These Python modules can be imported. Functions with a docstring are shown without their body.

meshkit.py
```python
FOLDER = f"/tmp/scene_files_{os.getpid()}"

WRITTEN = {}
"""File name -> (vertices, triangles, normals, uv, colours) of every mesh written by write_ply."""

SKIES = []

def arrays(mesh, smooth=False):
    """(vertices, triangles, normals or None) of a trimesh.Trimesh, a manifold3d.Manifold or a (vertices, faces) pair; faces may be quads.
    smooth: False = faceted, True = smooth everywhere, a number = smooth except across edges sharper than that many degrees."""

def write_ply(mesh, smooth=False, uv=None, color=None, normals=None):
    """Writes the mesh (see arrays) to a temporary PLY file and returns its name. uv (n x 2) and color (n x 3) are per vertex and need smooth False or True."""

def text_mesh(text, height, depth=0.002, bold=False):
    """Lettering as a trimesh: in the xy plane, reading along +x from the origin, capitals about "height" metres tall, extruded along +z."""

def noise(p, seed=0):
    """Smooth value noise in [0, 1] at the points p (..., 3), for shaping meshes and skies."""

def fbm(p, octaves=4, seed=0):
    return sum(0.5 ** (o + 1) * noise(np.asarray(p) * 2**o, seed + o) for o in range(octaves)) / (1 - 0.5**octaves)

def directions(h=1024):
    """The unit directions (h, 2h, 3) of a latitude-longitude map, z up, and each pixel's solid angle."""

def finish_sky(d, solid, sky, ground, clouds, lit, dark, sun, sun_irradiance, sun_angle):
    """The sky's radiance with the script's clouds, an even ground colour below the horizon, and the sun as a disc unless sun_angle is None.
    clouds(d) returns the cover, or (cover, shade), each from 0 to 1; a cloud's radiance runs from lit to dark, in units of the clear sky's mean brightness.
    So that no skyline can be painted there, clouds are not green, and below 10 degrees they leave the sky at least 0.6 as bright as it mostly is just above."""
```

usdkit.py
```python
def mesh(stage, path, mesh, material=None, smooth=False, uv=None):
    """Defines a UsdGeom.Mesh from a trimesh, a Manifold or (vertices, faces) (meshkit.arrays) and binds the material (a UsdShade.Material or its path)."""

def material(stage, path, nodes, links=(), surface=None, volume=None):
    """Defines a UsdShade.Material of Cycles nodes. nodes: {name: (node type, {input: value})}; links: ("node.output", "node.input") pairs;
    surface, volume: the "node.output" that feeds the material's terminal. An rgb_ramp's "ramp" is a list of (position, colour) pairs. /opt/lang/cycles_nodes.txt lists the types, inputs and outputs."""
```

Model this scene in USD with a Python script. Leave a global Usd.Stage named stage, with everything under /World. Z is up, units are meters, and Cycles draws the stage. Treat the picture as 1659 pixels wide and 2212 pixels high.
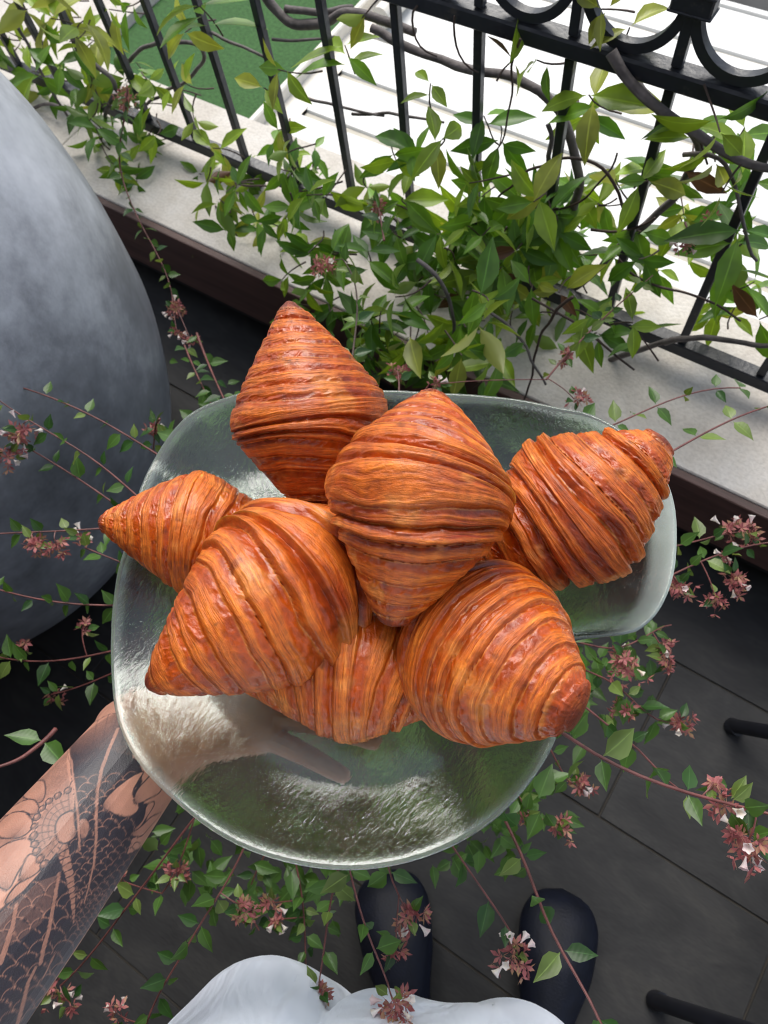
import math, random
import numpy as np, trimesh, manifold3d, meshkit, usdkit
from pxr import Usd, UsdGeom, UsdLux, UsdShade, Gf, Sdf, Vt
from scipy.interpolate import CubicSpline, PchipInterpolator

stage = Usd.Stage.CreateInMemory()
UsdGeom.SetStageUpAxis(stage, 'Z'); UsdGeom.SetStageMetersPerUnit(stage, 1.0)
UsdGeom.Xform.Define(stage, '/World'); UsdGeom.Scope.Define(stage, '/World/Looks')
unit = lambda a: np.asarray(a, float) / np.linalg.norm(a)

# ---------------------------------------------------------------- camera, sky, sun, exposure
HEIGHT = 1.35
FPX, CX, CY = 1609.0, 829.5, 1106.0          # lens measured on the photograph seen 1659 px wide
_dn = unit([163, 719, FPX]); _x = np.array([4506, 2483, -FPX]); _x = unit(_x - _dn * (_x @ _dn))
ROT = np.stack([_x, np.cross(-_dn, _x), -_dn])     # rows: world axes (x along the railing, y away over it, z up)
EYE = np.array([0, 0, HEIGHT])
cam = UsdGeom.Camera.Define(stage, '/World/camera')
_m = np.eye(4); _m[0, :3], _m[1, :3], _m[2, :3], _m[3, :3] = ROT[:, 0], -ROT[:, 1], -ROT[:, 2], EYE
cam.AddTransformOp().Set(Gf.Matrix4d(_m.tolist()))
cam.CreateHorizontalApertureAttr(24.0); cam.CreateVerticalApertureAttr(32.0)
cam.CreateFocalLengthAttr(24.0 * FPX / 1659)
cam.CreateFocusDistanceAttr(0.44); cam.CreateFStopAttr(16.0)
cam.CreateClippingRangeAttr(Gf.Vec2f(0.02, 500))
cam.CreateExposureAttr(1.38)

SUN_EL, SUN_AZ = math.radians(52), math.radians(-32)      # azimuth as atan2(x, y)
dome = UsdLux.DomeLight.Define(stage, '/World/sky')
sky = usdkit.material(stage, '/World/Looks/sky', {
    't': ('sky_texture', {'sky_type': 'single_scattering', 'sun_disc': False, 'sun_elevation': SUN_EL, 'sun_rotation': SUN_AZ, 'aerosol_density': 2.0}),
    'c': ('texture_coordinate', {}), 'n': ('noise_texture', {'scale': 2.2, 'detail': 5, 'roughness': .55}),
    'r': ('rgb_ramp', {'ramp': [(0.38, (0.25,) * 3), (0.62, (0.95,) * 3)]}),
    'cl': ('mix_color', {'b': (2.45, 2.55, 2.75), 'use_clamp': False}),
    'b': ('background_shader', {'strength': 0.11})},
    [('c.generated', 'n.vector'), ('n.fac', 'r.fac'), ('r.color', 'cl.fac'), ('t.color', 'cl.a'), ('cl.result', 'b.color')], surface='b.background')
UsdShade.MaterialBindingAPI.Apply(dome.GetPrim()).Bind(sky)
sun = UsdLux.DistantLight.Define(stage, '/World/sun')
sun.CreateIntensityAttr(0.40); sun.CreateAngleAttr(40.0); sun.CreateNormalizeAttr(True); sun.CreateColorAttr(Gf.Vec3f(1, .96, .9))
sun.AddRotateZOp().Set(-math.degrees(SUN_AZ) + 180); sun.AddRotateXOp().Set(90 - math.degrees(SUN_EL)) 
dome.GetPrim().SetCustomDataByKey('kind', 'structure')

# ---------------------------------------------------------------- helpers
def ray(u, v):
    d = ROT @ np.array([u - CX, v - CY, FPX]); return d / np.linalg.norm(d)
def atz(u, v, z):
    d = ray(u, v); return EYE + d * ((z - HEIGHT) / d[2])
def aty(u, v, y):
    d = ray(u, v); return EYE + d * (y / d[1])
def depth(p): return (np.asarray(p) - EYE) @ ROT[:, :].T[:, :][:, 0:0].sum(1) if False else float((np.asarray(p) - EYE) @ ROT[:, 2])
CAMRIGHT, CAMDOWN, CAMFWD = ROT[:, 0], ROT[:, 1], ROT[:, 2]

taken = {}
def path_for(name, parent):
    base = (parent.GetPath() if parent is not None else Sdf.Path('/World')).AppendChild(name)
    k = taken.get(base, 0); taken[base] = k + 1
    return base if k == 0 else base.ReplaceName(f'{name}_{k:03d}')
def tag(o, label=None, cat=None, group=None, kind=None):
    p = o.GetPrim() if hasattr(o, 'GetPrim') else o
    for k, v in (('label', label), ('category', cat), ('group', group), ('kind', kind)):
        if v: p.SetCustomDataByKey(k, v)
    return p
def thing(name, label=None, cat=None, loc=(0, 0, 0), group=None, kind=None, parent=None):
    x = UsdGeom.Xform.Define(stage, path_for(name, parent))
    if any(loc): x.AddTranslateOp().Set(Gf.Vec3d(*map(float, loc)))
    return tag(x, label, cat, group, kind)
def obj(name, mesh, mat, parent=None, smooth=False, uv=None, **primvars):
    m = usdkit.mesh(stage, str(path_for(name, parent)), mesh, mat, smooth=smooth, uv=uv)
    for k, v in primvars.items():
        v = np.asarray(v, np.float32); api = UsdGeom.PrimvarsAPI(m)
        if v.ndim == 2: api.CreatePrimvar(k, Sdf.ValueTypeNames.Color3fArray, 'vertex').Set(Vt.Vec3fArray.FromNumpy(v))
        else: api.CreatePrimvar(k, Sdf.ValueTypeNames.FloatArray, 'vertex').Set(Vt.FloatArray.FromNumpy(v))
    return m.GetPrim()

def box(lo, hi, chamfer=0.0):
    lo, hi = np.asarray(lo, float), np.asarray(hi, float)
    if not chamfer:
        b = trimesh.creation.box(hi - lo); b.apply_translation((lo + hi) / 2); return b
    c = chamfer; pts = []
    for s in np.ndindex(2, 2, 2):
        p = np.where(s, hi, lo); sg = np.where(s, -1, 1)
        for k in range(3):
            q = p + sg * c; q[k] = p[k]; pts.append(q)
    return trimesh.convex.convex_hull(np.array(pts))
def cat(ms): return trimesh.util.concatenate(ms)
def tube(points, radii, sides=6, cap=True):
    """round bar along points (n,3); returns trimesh"""
    P = np.asarray(points, float); n = len(P); r = np.broadcast_to(np.asarray(radii, float), (n,))
    T = np.gradient(P, axis=0); T /= np.maximum(np.linalg.norm(T, axis=1), 1e-9)[:, None]
    a = np.array([0, 0, 1.0]) if abs(T[0, 2]) < .9 else np.array([1.0, 0, 0])
    N = np.zeros_like(P); N[0] = unit(np.cross(T[0], a))
    for i in range(1, n):
        v = N[i - 1] - T[i] * (N[i - 1] @ T[i]); N[i] = v / max(np.linalg.norm(v), 1e-9)
    B = np.cross(T, N); ang = np.arange(sides) / sides * 2 * np.pi
    V = P[:, None] + r[:, None, None] * (np.cos(ang)[None, :, None] * N[:, None] + np.sin(ang)[None, :, None] * B[:, None])
    V = V.reshape(-1, 3); i = np.arange(n - 1)[:, None] * sides; j = np.arange(sides)[None]; j2 = (j + 1) % sides
    a0, b0, c0, d0 = (i + j).ravel(), (i + j2).ravel(), (i + sides + j2).ravel(), (i + sides + j).ravel()
    F = np.vstack([np.c_[a0, b0, c0], np.c_[a0, c0, d0]])
    if cap:
        V = np.vstack([V, P[0], P[-1]]); k = len(V)
        F = np.vstack([F, np.c_[np.arange(sides)[::1], np.full(sides, k - 2), (np.arange(sides) + 1) % sides][:, [0, 1, 2]],
                       np.c_[(n - 1) * sides + np.arange(sides), (n - 1) * sides + (np.arange(sides) + 1) % sides, np.full(sides, k - 1)]])
    return trimesh.Trimesh(V, F, process=False)
def spline(pts, n):
    pts = np.asarray(pts, float)
    if len(pts) < 3:
        t = np.linspace(0, 1, n)[:, None]; return pts[0] * (1 - t) + pts[-1] * t
    d = np.r_[0, np.cumsum(np.linalg.norm(np.diff(pts, axis=0), axis=1))]
    return PchipInterpolator(d, pts)(np.linspace(0, d[-1], n)) if len(pts) == 3 else CubicSpline(d, pts)(np.linspace(0, d[-1], n))

# ---------------------------------------------------------------- materials
MAT = lambda name, *a, **k: usdkit.material(stage, '/World/Looks/' + name, *a, **k)
def simple(name, col, rough=.5, scale=0, vary=.25, bump=0, bscale=60, metallic=0, coord='position', spec=.5, stretch=(1, 1, 1), detail=5, **kw):
    nodes = {'p': ('principled_bsdf', {'base_color': col, 'roughness': rough, 'metallic': metallic, 'specular_ior_level': spec, **kw}), 'g': ('geometry', {}),
             'mp': ('mapping', {'scale': stretch})}
    links = [('g.position', 'mp.vector')]
    if scale:
        lo, hi = [tuple(c * (1 - vary) for c in col), tuple(min(1, c * (1 + vary)) for c in col)]
        nodes |= {'n': ('noise_texture', {'scale': scale, 'detail': detail, 'roughness': .6}), 'r': ('rgb_ramp', {'ramp': [(.3, lo), (.7, hi)]})}
        links += [('mp.vector', 'n.vector'), ('n.fac', 'r.fac'), ('r.color', 'p.base_color')]
    if bump:
        nodes |= {'bn': ('noise_texture', {'scale': bscale, 'detail': 4}), 'b': ('bump', {'strength': 1.0, 'distance': bump})}
        links += [('mp.vector', 'bn.vector'), ('bn.fac', 'b.height'), ('b.normal', 'p.normal')]
    return MAT(name, nodes, links, surface='p.BSDF')

M = {}
for k, c in (('slate_a', .024), ('slate_b', .0265), ('slate_c', .030)):
    M[k] = MAT(k, {'g': ('geometry', {}), 'mp': ('mapping', {'scale': (2.6, 5, 5)}), 'n': ('noise_texture', {'scale': 3.5, 'detail': 8, 'roughness': .68, 'distortion': .6}),
                   'r': ('rgb_ramp', {'ramp': [(.28, (c * .62, c * .62, c * .66)), (.5, (c, c, c * 1.02)), (.68, (c * 1.5, c * 1.46, c * 1.4))]}),
                   'm2': ('mapping', {'scale': (20, 45, 45)}), 'n2': ('noise_texture', {'scale': 4, 'detail': 5}), 'b': ('bump', {'distance': .0012, 'strength': .4}),
                   'p': ('principled_bsdf', {'roughness': .6, 'specular_ior_level': .3})},
               [('g.position', 'mp.vector'), ('mp.vector', 'n.vector'), ('n.fac', 'r.fac'), ('r.color', 'p.base_color'), ('g.position', 'm2.vector'), ('m2.vector', 'n2.vector'),
                ('n2.fac', 'b.height'), ('b.normal', 'p.normal')], surface='p.BSDF')
M['grout'] = simple('grout', (.042, .036, .029), .9, 40)
M['stone'] = MAT('ledge_stone', {'g': ('geometry', {}), 'n': ('noise_texture', {'scale': 9, 'detail': 7, 'roughness': .7}), 'n2': ('noise_texture', {'scale': 160, 'detail': 3}),
                 'r': ('rgb_ramp', {'ramp': [(.3, (.47, .425, .37)), (.5, (.57, .53, .475)), (.72, (.65, .62, .58))]}), 'r2': ('rgb_ramp', {'ramp': [(.3, (.82,) * 3), (.6, (1, 1, 1))]}),
                 'm': ('mix_color', {'blend_type': 'multiply', 'fac': .8}), 'b': ('bump', {'distance': .002, 'strength': .6}), 'p': ('principled_bsdf', {'roughness': .8})},
                 [('g.position', 'n.vector'), ('g.position', 'n2.vector'), ('n.fac', 'r.fac'), ('n2.fac', 'r2.fac'), ('r.color', 'm.a'), ('r2.color', 'm.b'), ('m.result', 'p.base_color'),
                  ('n2.fac', 'b.height'), ('b.normal', 'p.normal')], surface='p.BSDF')
M['board'] = simple('brown_board', (.085, .042, .034), .55, 6, .35, .001, 40, stretch=(.6, 8, 8))
M['black'] = simple('black_recess', (.006, .006, .007), .7)
M['iron'] = MAT('painted_iron', {'g': ('geometry', {}), 'n': ('noise_texture', {'scale': 35, 'detail': 6, 'roughness': .7}), 'r': ('rgb_ramp', {'ramp': [(.0, (.012, .014, .018)), (.6, (.017, .019, .024)), (.72, (.07, .06, .05)), (.8, (.16, .12, .09))]}),
                'n2': ('noise_texture', {'scale': 120, 'detail': 3}), 'b': ('bump', {'distance': .0012, 'strength': .6}), 'p': ('principled_bsdf', {'roughness': .36})},
                [('g.position', 'n.vector'), ('n.fac', 'r.fac'), ('r.color', 'p.base_color'), ('g.position', 'n2.vector'), ('n2.fac', 'b.height'), ('b.normal', 'p.normal')], surface='p.BSDF')
M['white'] = simple('white_panel', (.68, .68, .66), .45, 5, .05)
M['cream'] = simple('cream_frame', (.72, .68, .60), .5, 12, .12)
M['strip'] = simple('cream_strip', (.42, .39, .32), .6, 12, .15)
M['turf'] = simple('green_turf', (.042, .115, .03), .95, 90, .35, .004, 300)
M['asphalt'] = simple('dark_ground', (.05, .05, .05), .9, 8, .3)
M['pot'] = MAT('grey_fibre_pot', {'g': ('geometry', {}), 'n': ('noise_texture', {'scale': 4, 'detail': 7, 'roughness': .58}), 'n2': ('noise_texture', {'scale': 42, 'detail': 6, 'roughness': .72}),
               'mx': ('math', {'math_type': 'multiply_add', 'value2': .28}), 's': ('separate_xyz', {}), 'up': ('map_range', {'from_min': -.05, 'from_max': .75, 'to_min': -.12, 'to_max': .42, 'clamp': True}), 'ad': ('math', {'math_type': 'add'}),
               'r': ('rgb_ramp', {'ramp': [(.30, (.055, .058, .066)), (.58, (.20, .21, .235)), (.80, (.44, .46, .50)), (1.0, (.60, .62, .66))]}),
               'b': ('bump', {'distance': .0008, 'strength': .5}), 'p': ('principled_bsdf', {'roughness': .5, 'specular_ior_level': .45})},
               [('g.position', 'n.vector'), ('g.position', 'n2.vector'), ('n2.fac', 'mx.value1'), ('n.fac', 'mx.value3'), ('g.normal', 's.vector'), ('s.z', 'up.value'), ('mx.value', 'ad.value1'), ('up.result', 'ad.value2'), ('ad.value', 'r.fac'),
                ('r.color', 'p.base_color'), ('n2.fac', 'b.height'), ('b.normal', 'p.normal')], surface='p.BSDF')   # sky light painted into the colour: paler on what faces up
def leaf_mat(name, col, back, trans=.3, rough=.38):
    lo, hi = tuple(c * .7 for c in col), tuple(c * 1.35 for c in col)
    vein = tuple(min(1, c * 1.7 + .01) for c in col)
    return MAT(name, {'g': ('geometry', {}), 'n': ('noise_texture', {'scale': 22, 'detail': 3}), 'r': ('rgb_ramp', {'ramp': [(.32, lo), (.68, hi)]}),
                      'uv': ('attribute', {'attribute': 'st'}), 's': ('separate_xyz', {}), 'a': ('math', {'math_type': 'absolute'}), 'v': ('map_range', {'from_min': .10, 'from_max': .0, 'clamp': True}),
                      'mv': ('mix_color', {'b': vein}), 'mb': ('mix_color', {'b': back}), 'p': ('principled_bsdf', {'roughness': rough, 'specular_ior_level': .45}),
                      'w': ('wave_texture', {'scale': 90, 'distortion': 1.5}), 'bp': ('bump', {'distance': .0004, 'strength': .12}),
                      't': ('translucent_bsdf', {}), 'hv': ('mix_color', {'blend_type': 'multiply', 'fac': 1.0, 'b': (1.5, 1.5, .7), 'use_clamp': False}), 'mix': ('mix_closure', {'fac': trans})},
               [('g.position', 'n.vector'), ('n.fac', 'r.fac'), ('uv.vector', 's.vector'), ('s.x', 'a.value1'), ('a.value', 'v.value'), ('v.result', 'mv.fac'), ('r.color', 'mv.a'),
                ('mv.result', 'mb.a'), ('g.backfacing', 'mb.fac'), ('mb.result', 'p.base_color'), ('g.position', 'w.vector'), ('w.fac', 'bp.height'), ('bp.normal', 'p.normal'),
                ('mb.result', 'hv.a'), ('hv.result', 't.color'), ('p.BSDF', 'mix.closure1'), ('t.BSDF', 'mix.closure2')], surface='mix.closure')
JAS = [leaf_mat('jasmine_leaf_dark', (.055, .135, .014), (.12, .20, .04)), leaf_mat('jasmine_leaf_mid', (.10, .205, .018), (.16, .25, .045)),
       leaf_mat('jasmine_leaf_light', (.19, .29, .025), (.22, .30, .05)), leaf_mat('jasmine_leaf_yellow', (.25, .28, .04), (.27, .30, .08)), leaf_mat('jasmine_leaf_dead', (.11, .05, .025), (.12, .06, .03), .15)]
ABE = [leaf_mat('shrub_leaf_dark', (.030, .080, .018), (.07, .12, .04)), leaf_mat('shrub_leaf_mid', (.06, .13, .024), (.10, .16, .045)), leaf_mat('shrub_leaf_light', (.13, .19, .045), (.16, .21, .06))]
M['twig'] = simple('red_twig', (.14, .045, .04), .5, 60, .4, .0006, 200)
M['bark'] = simple('grey_bark', (.12, .105, .10), .8, 40, .45, .002, 90)
M['thin_twig'] = simple('brown_twig', (.06, .038, .03), .7, 60, .4)
M['sepal'] = MAT('rose_sepal', {'g': ('geometry', {}), 'n': ('noise_texture', {'scale': 120, 'detail': 2}), 'r': ('rgb_ramp', {'ramp': [(.3, (.24, .06, .065)), (.50, (.42, .14, .14)), (.68, (.40, .27, .13))]}),
                 'p': ('principled_bsdf', {'roughness': .6}), 't': ('translucent_bsdf', {}), 'mix': ('mix_closure', {'fac': .3})},
                 [('g.position', 'n.vector'), ('n.fac', 'r.fac'), ('r.color', 'p.base_color'), ('r.color', 't.color'), ('p.BSDF', 'mix.closure1'), ('t.BSDF', 'mix.closure2')], surface='mix.closure')
M['petal'] = MAT('white_petal', {'g': ('geometry', {}), 'n': ('noise_texture', {'scale': 90, 'detail': 2}), 'r': ('rgb_ramp', {'ramp': [(.35, (.80, .62, .62)), (.55, (.82, .78, .74)), (.8, (.80, .66, .45))]}),
                 'p': ('principled_bsdf', {'roughness': .6}), 't': ('translucent_bsdf', {}), 'mix': ('mix_closure', {'fac': .3})},
                 [('g.position', 'n.vector'), ('n.fac', 'r.fac'), ('r.color', 'p.base_color'), ('r.color', 't.color'), ('p.BSDF', 'mix.closure1'), ('t.BSDF', 'mix.closure2')], surface='mix.closure')
M['crust'] = MAT('croissant_crust', {'c': ('attribute', {'attribute': 'crust'}), 'q': ('attribute', {'attribute': 'shine'}), 'g': ('geometry', {}),
                 'n': ('noise_texture', {'scale': 900, 'detail': 4, 'roughness': .65}), 'n3': ('noise_texture', {'scale': 260, 'detail': 4}), 'ad': ('math', {'math_type': 'add'}),
                 'b': ('bump', {'distance': .0005, 'strength': .75}), 'r2': ('rgb_ramp', {'ramp': [(.3, (.80,) * 3), (.65, (1.15,) * 3)]}), 'ly': ('attribute', {'attribute': 'layers'}), 'lw': ('attribute', {'attribute': 'layered'}), 'nl': ('noise_texture', {'scale': 1.0, 'detail': 3, 'roughness': .7}),
                 'rl': ('rgb_ramp', {'ramp': [(.30, (.42, .30, .22)), (.44, (.86, .80, .72)), (.58, (1.08, 1.1, 1.15)), (.72, (1.55, 2.0, 2.9))]}), 'ml': ('mix_color', {'blend_type': 'multiply', 'use_clamp': False}), 'hl': ('math', {'math_type': 'multiply'}), 'bl': ('bump', {'distance': .0014, 'strength': .9}),
                 'm': ('mix_color', {'blend_type': 'multiply', 'fac': 1.0, 'use_clamp': False}),
                 'p': ('principled_bsdf', {'specular_ior_level': .45, 'coat_weight': .20, 'coat_roughness': .10, 'subsurface_weight': .10, 'subsurface_scale': .004, 'subsurface_radius': (1, .45, .15)})},
                 [('c.color', 'm.a'), ('g.position', 'n.vector'), ('g.position', 'n3.vector'), ('n.fac', 'ad.value1'), ('n3.fac', 'ad.value2'), ('n3.fac', 'r2.fac'), ('r2.color', 'm.b'), ('m.result', 'ml.a'), ('ly.vector', 'nl.vector'), ('nl.fac', 'rl.fac'), ('rl.color', 'ml.b'), ('lw.fac', 'ml.fac'), ('ml.result', 'p.base_color'), ('nl.fac', 'hl.value1'), ('lw.fac', 'hl.value2'), ('hl.value', 'bl.height'), ('bl.normal', 'b.normal'),
                  ('q.fac', 'p.roughness'), ('ad.value', 'b.height'), ('b.normal', 'p.normal')], surface='p.BSDF')
M['glass'] = MAT('hammered_glass', {'g': ('geometry', {}), 'mp': ('mapping', {'rotation': (0, 0, .5), 'scale': (330, 150, 200)}), 'n': ('noise_texture', {'scale': 1.0, 'detail': 4, 'roughness': .6}),
                 'n2': ('noise_texture', {'scale': 38, 'detail': 2}), 'ad': ('math', {'math_type': 'multiply_add', 'value2': 1.1}), 'b': ('bump', {'distance': .00052, 'strength': .7}),
                 'p': ('principled_bsdf', {'base_color': (.82, .94, .85), 'roughness': .01, 'ior': 1.5, 'transmission_weight': 1.0}), 'fr': ('attribute', {'attribute': 'frost'}), 'df': ('diffuse_bsdf', {'color': (.74, .82, .78)}), 'mix': ('mix_closure', {})},
                 [('g.position', 'mp.vector'), ('mp.vector', 'n.vector'), ('g.position', 'n2.vector'), ('n2.fac', 'ad.value1'), ('n.fac', 'ad.value3'), ('ad.value', 'b.height'), ('b.normal', 'p.normal'), ('b.normal', 'df.normal'), ('fr.fac', 'mix.fac'), ('p.BSDF', 'mix.closure1'), ('df.BSDF', 'mix.closure2')], surface='mix.closure')
M['skin'] = MAT('tattooed_skin', {'c': ('attribute', {'attribute': 'skin_ink'}), 'g': ('geometry', {}), 'n': ('noise_texture', {'scale': 1100, 'detail': 3}), 'n2': ('noise_texture', {'scale': 60, 'detail': 4}),
                'r': ('rgb_ramp', {'ramp': [(.3, (.86, .84, .84)), (.7, (1.1, 1.08, 1.06))]}), 'm': ('mix_color', {'blend_type': 'multiply', 'fac': 1.0, 'use_clamp': False}),
                'b': ('bump', {'distance': .0004, 'strength': .6}), 'p': ('principled_bsdf', {'roughness': .46, 'subsurface_weight': .08, 'subsurface_scale': .004, 'subsurface_radius': (1, .35, .2)})},
                [('c.color', 'm.a'), ('g.position', 'n.vector'), ('g.position', 'n2.vector'), ('n2.fac', 'r.fac'), ('r.color', 'm.b'), ('m.result', 'p.base_color'), ('n.fac', 'b.height'), ('b.normal', 'p.normal')], surface='p.BSDF')
M['cloth'] = MAT('white_cotton', {'g': ('geometry', {}), 'mp': ('mapping', {'scale': (1, 1, .45), 'rotation': (.2, .3, .4)}), 'n': ('noise_texture', {'scale': 11, 'detail': 3, 'roughness': .45, 'distortion': 1.4}), 'n2': ('noise_texture', {'scale': 900, 'detail': 2}), 'n3': ('noise_texture', {'scale': 7, 'detail': 3}),
               'r': ('rgb_ramp', {'ramp': [(.3, (.74, .78, .87)), (.7, (.82, .85, .91))]}), 'b2': ('bump', {'distance': .0005, 'strength': .6}), 'b': ('bump', {'distance': .028, 'strength': .8}), 'p': ('principled_bsdf', {'roughness': .85, 'sheen_weight': .15})},
               [('g.position', 'mp.vector'), ('mp.vector', 'n.vector'), ('g.position', 'n2.vector'), ('g.position', 'n3.vector'), ('n3.fac', 'r.fac'), ('r.color', 'p.base_color'), ('n.fac', 'b.height'), ('b.normal', 'b2.normal'), ('n2.fac', 'b2.height'), ('b2.normal', 'p.normal')], surface='p.BSDF')
M['navy'] = simple('navy_cloth', (.012, .014, .024), .85, 30, .3, .0006, 500)
M['shoe'] = simple('navy_rubber', (.0035, .0052, .013), .55, 30, .35, .0006, 300, spec=.3)
M['hair'] = simple('dark_hair', (.02, .014, .01), .6, 80, .4)
M['chair_metal'] = simple('black_metal', (.006, .0065, .010), .45, 40, .3)
M['soil'] = simple('soil', (.03, .022, .016), .95, 60, .4, .003, 90)

# ---------------------------------------------------------------- ground, floor, ledge
rng = np.random.default_rng(7)
g = trimesh.Trimesh([[-80, 2.9, -.62], [80, 2.9, -.62], [80, 90, -.62], [-80, 90, -.62], [-80, -90, -.62], [80, -90, -.62], [80, 2.9, -.62], [-80, 2.9, -.62]], [[0, 1, 2], [0, 2, 3], [4, 5, 6], [4, 6, 7]], process=False)
obj('ground', trimesh.Trimesh([[-90, -90, -.62], [90, -90, -.62], [90, 90, -.62], [-90, 90, -.62]], [[0, 1, 2], [0, 2, 3]], process=False), M['asphalt']).SetCustomDataByKey('kind', 'structure')
fl = thing('floor', kind='structure')
obj('grout_bed', box((-6, -8, -.3), (6, .70, -.003)), M['grout'], fl)
TW, TH = .60, .30
for row in range(-12, 2):
    y0 = .16 + row * TH; off = .47 + (0 if row % 2 else .30)
    if y0 > .69: continue
    for col in range(-7, 6):
        x0 = off + col * TW
        if x0 > 3 or x0 < -3.5: continue
        hi = [x0 + TW - .0016, min(y0 + TH - .0016, .70), rng.uniform(-.0004, .0004)]
        obj('tile', box((x0 + .0016, y0 + .0016, -.011), hi, .0012), M[rng.choice(['slate_a', 'slate_b', 'slate_c'])], fl)

led = thing('stone_ledge', 'low ledge with pale rough stone top and brown front board, under the railing', 'ledge')
obj('plinth', box((-6, .70, -.3), (6, .99, .218)), M['black'], led)
for x0 in (-6.25, -3.85, -1.45, .95, 3.35):      # cap stones
    obj('cap_stone', box((x0 + .001, .668, .220), (x0 + 2.399, 1.0, .250), .002), M['stone'], led)
obj('front_board', box((-6, .652, .092), (6, .667, .247), .0015), M['board'], led)
obj('shadow_gap', box((-6, .669, .05), (6, .699, .215)), M['black'], led)

# ---------------------------------------------------------------- white deck roof, lawn beyond
roof = thing('slatted_roof', 'white stepped panel roof with a cream side frame, below and beyond the railing', 'roof')
for k in range(7):
    y0 = 1.005 + .168 * k
    prof = np.array([[y0, .000], [y0 + .116, .012], [y0 + .124, .004], [y0 + .128, -.016], [y0 + .150, -.018], [y0 + .154, -.002], [y0 + .168, .000], [y0 + .168, -.03], [y0, -.03]])
    xs = (-1.252, 4.0); V = np.array([[x, *p] for x in xs for p in prof]); n = len(prof)
    F = [[i, (i + 1) % n, n + (i + 1) % n] for i in range(n)] + [[i, n + (i + 1) % n, n + i] for i in range(n)]
    F += [[0, i + 1, i] for i in range(1, n - 1)] + [[n, n + i, n + i + 1] for i in range(1, n - 1)]
    obj('slat', trimesh.Trimesh(V, np.array(F)[:, ::-1], process=False), M['white'], roof)
    obj('joint_strip', box((-1.250, y0 + .1285, -.0175), (4.0, y0 + .1495, -.0085)), M['strip'], roof)
obj('side_frame', cat([box((-1.345, 1.005, -.12), (-1.256, 2.18, -.012), .004), box((-1.352, 1.005, -.13), (-1.333, 2.18, .022), .004)]), M['cream'], roof)
obj('roof_edge_tube', tube([(-1.24, 1.68, .035), (-1.22, 2.18, .035)], .03, 12), M['cream'], roof, smooth=40)
lawn = obj('lawn', box((-2.22, 1.004, -.45), (-1.36, 4.2, -.2)), M['turf']); lawn.SetCustomDataByKey('kind', 'structure')
obj('pavement', cat([box((-6, 1.004, -.45), (-2.225, 4.2, -.17))]), M['stone']).SetCustomDataByKey('kind', 'structure')

# ---------------------------------------------------------------- unseen wall and roof added behind the person to shade the terrace
shade_wall = thing('added_shade_wall', 'unseen dark wall added behind the person to shade the near side of the terrace', 'added_shade_wall')
obj('wall', box((-6, -2.3, -.3), (6, -2.1, 3.6)), M['board'], shade_wall)
shade_roof = thing('added_shade_roof', 'unseen dark sloping roof added to shade the near half of the terrace', 'added_shade_roof')
obj('shade_panel', trimesh.convex.convex_hull(np.array([[x, y, z + d] for x in (-4, 4) for y, z in ((-2.095, 3.0), (-.50, 2.65)) for d in (0, .03)])), M['navy'], shade_roof)
obj('front_bar', box((-4, -.50, 2.60), (4, -.45, 2.70), .01), M['iron'], shade_roof)

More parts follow.
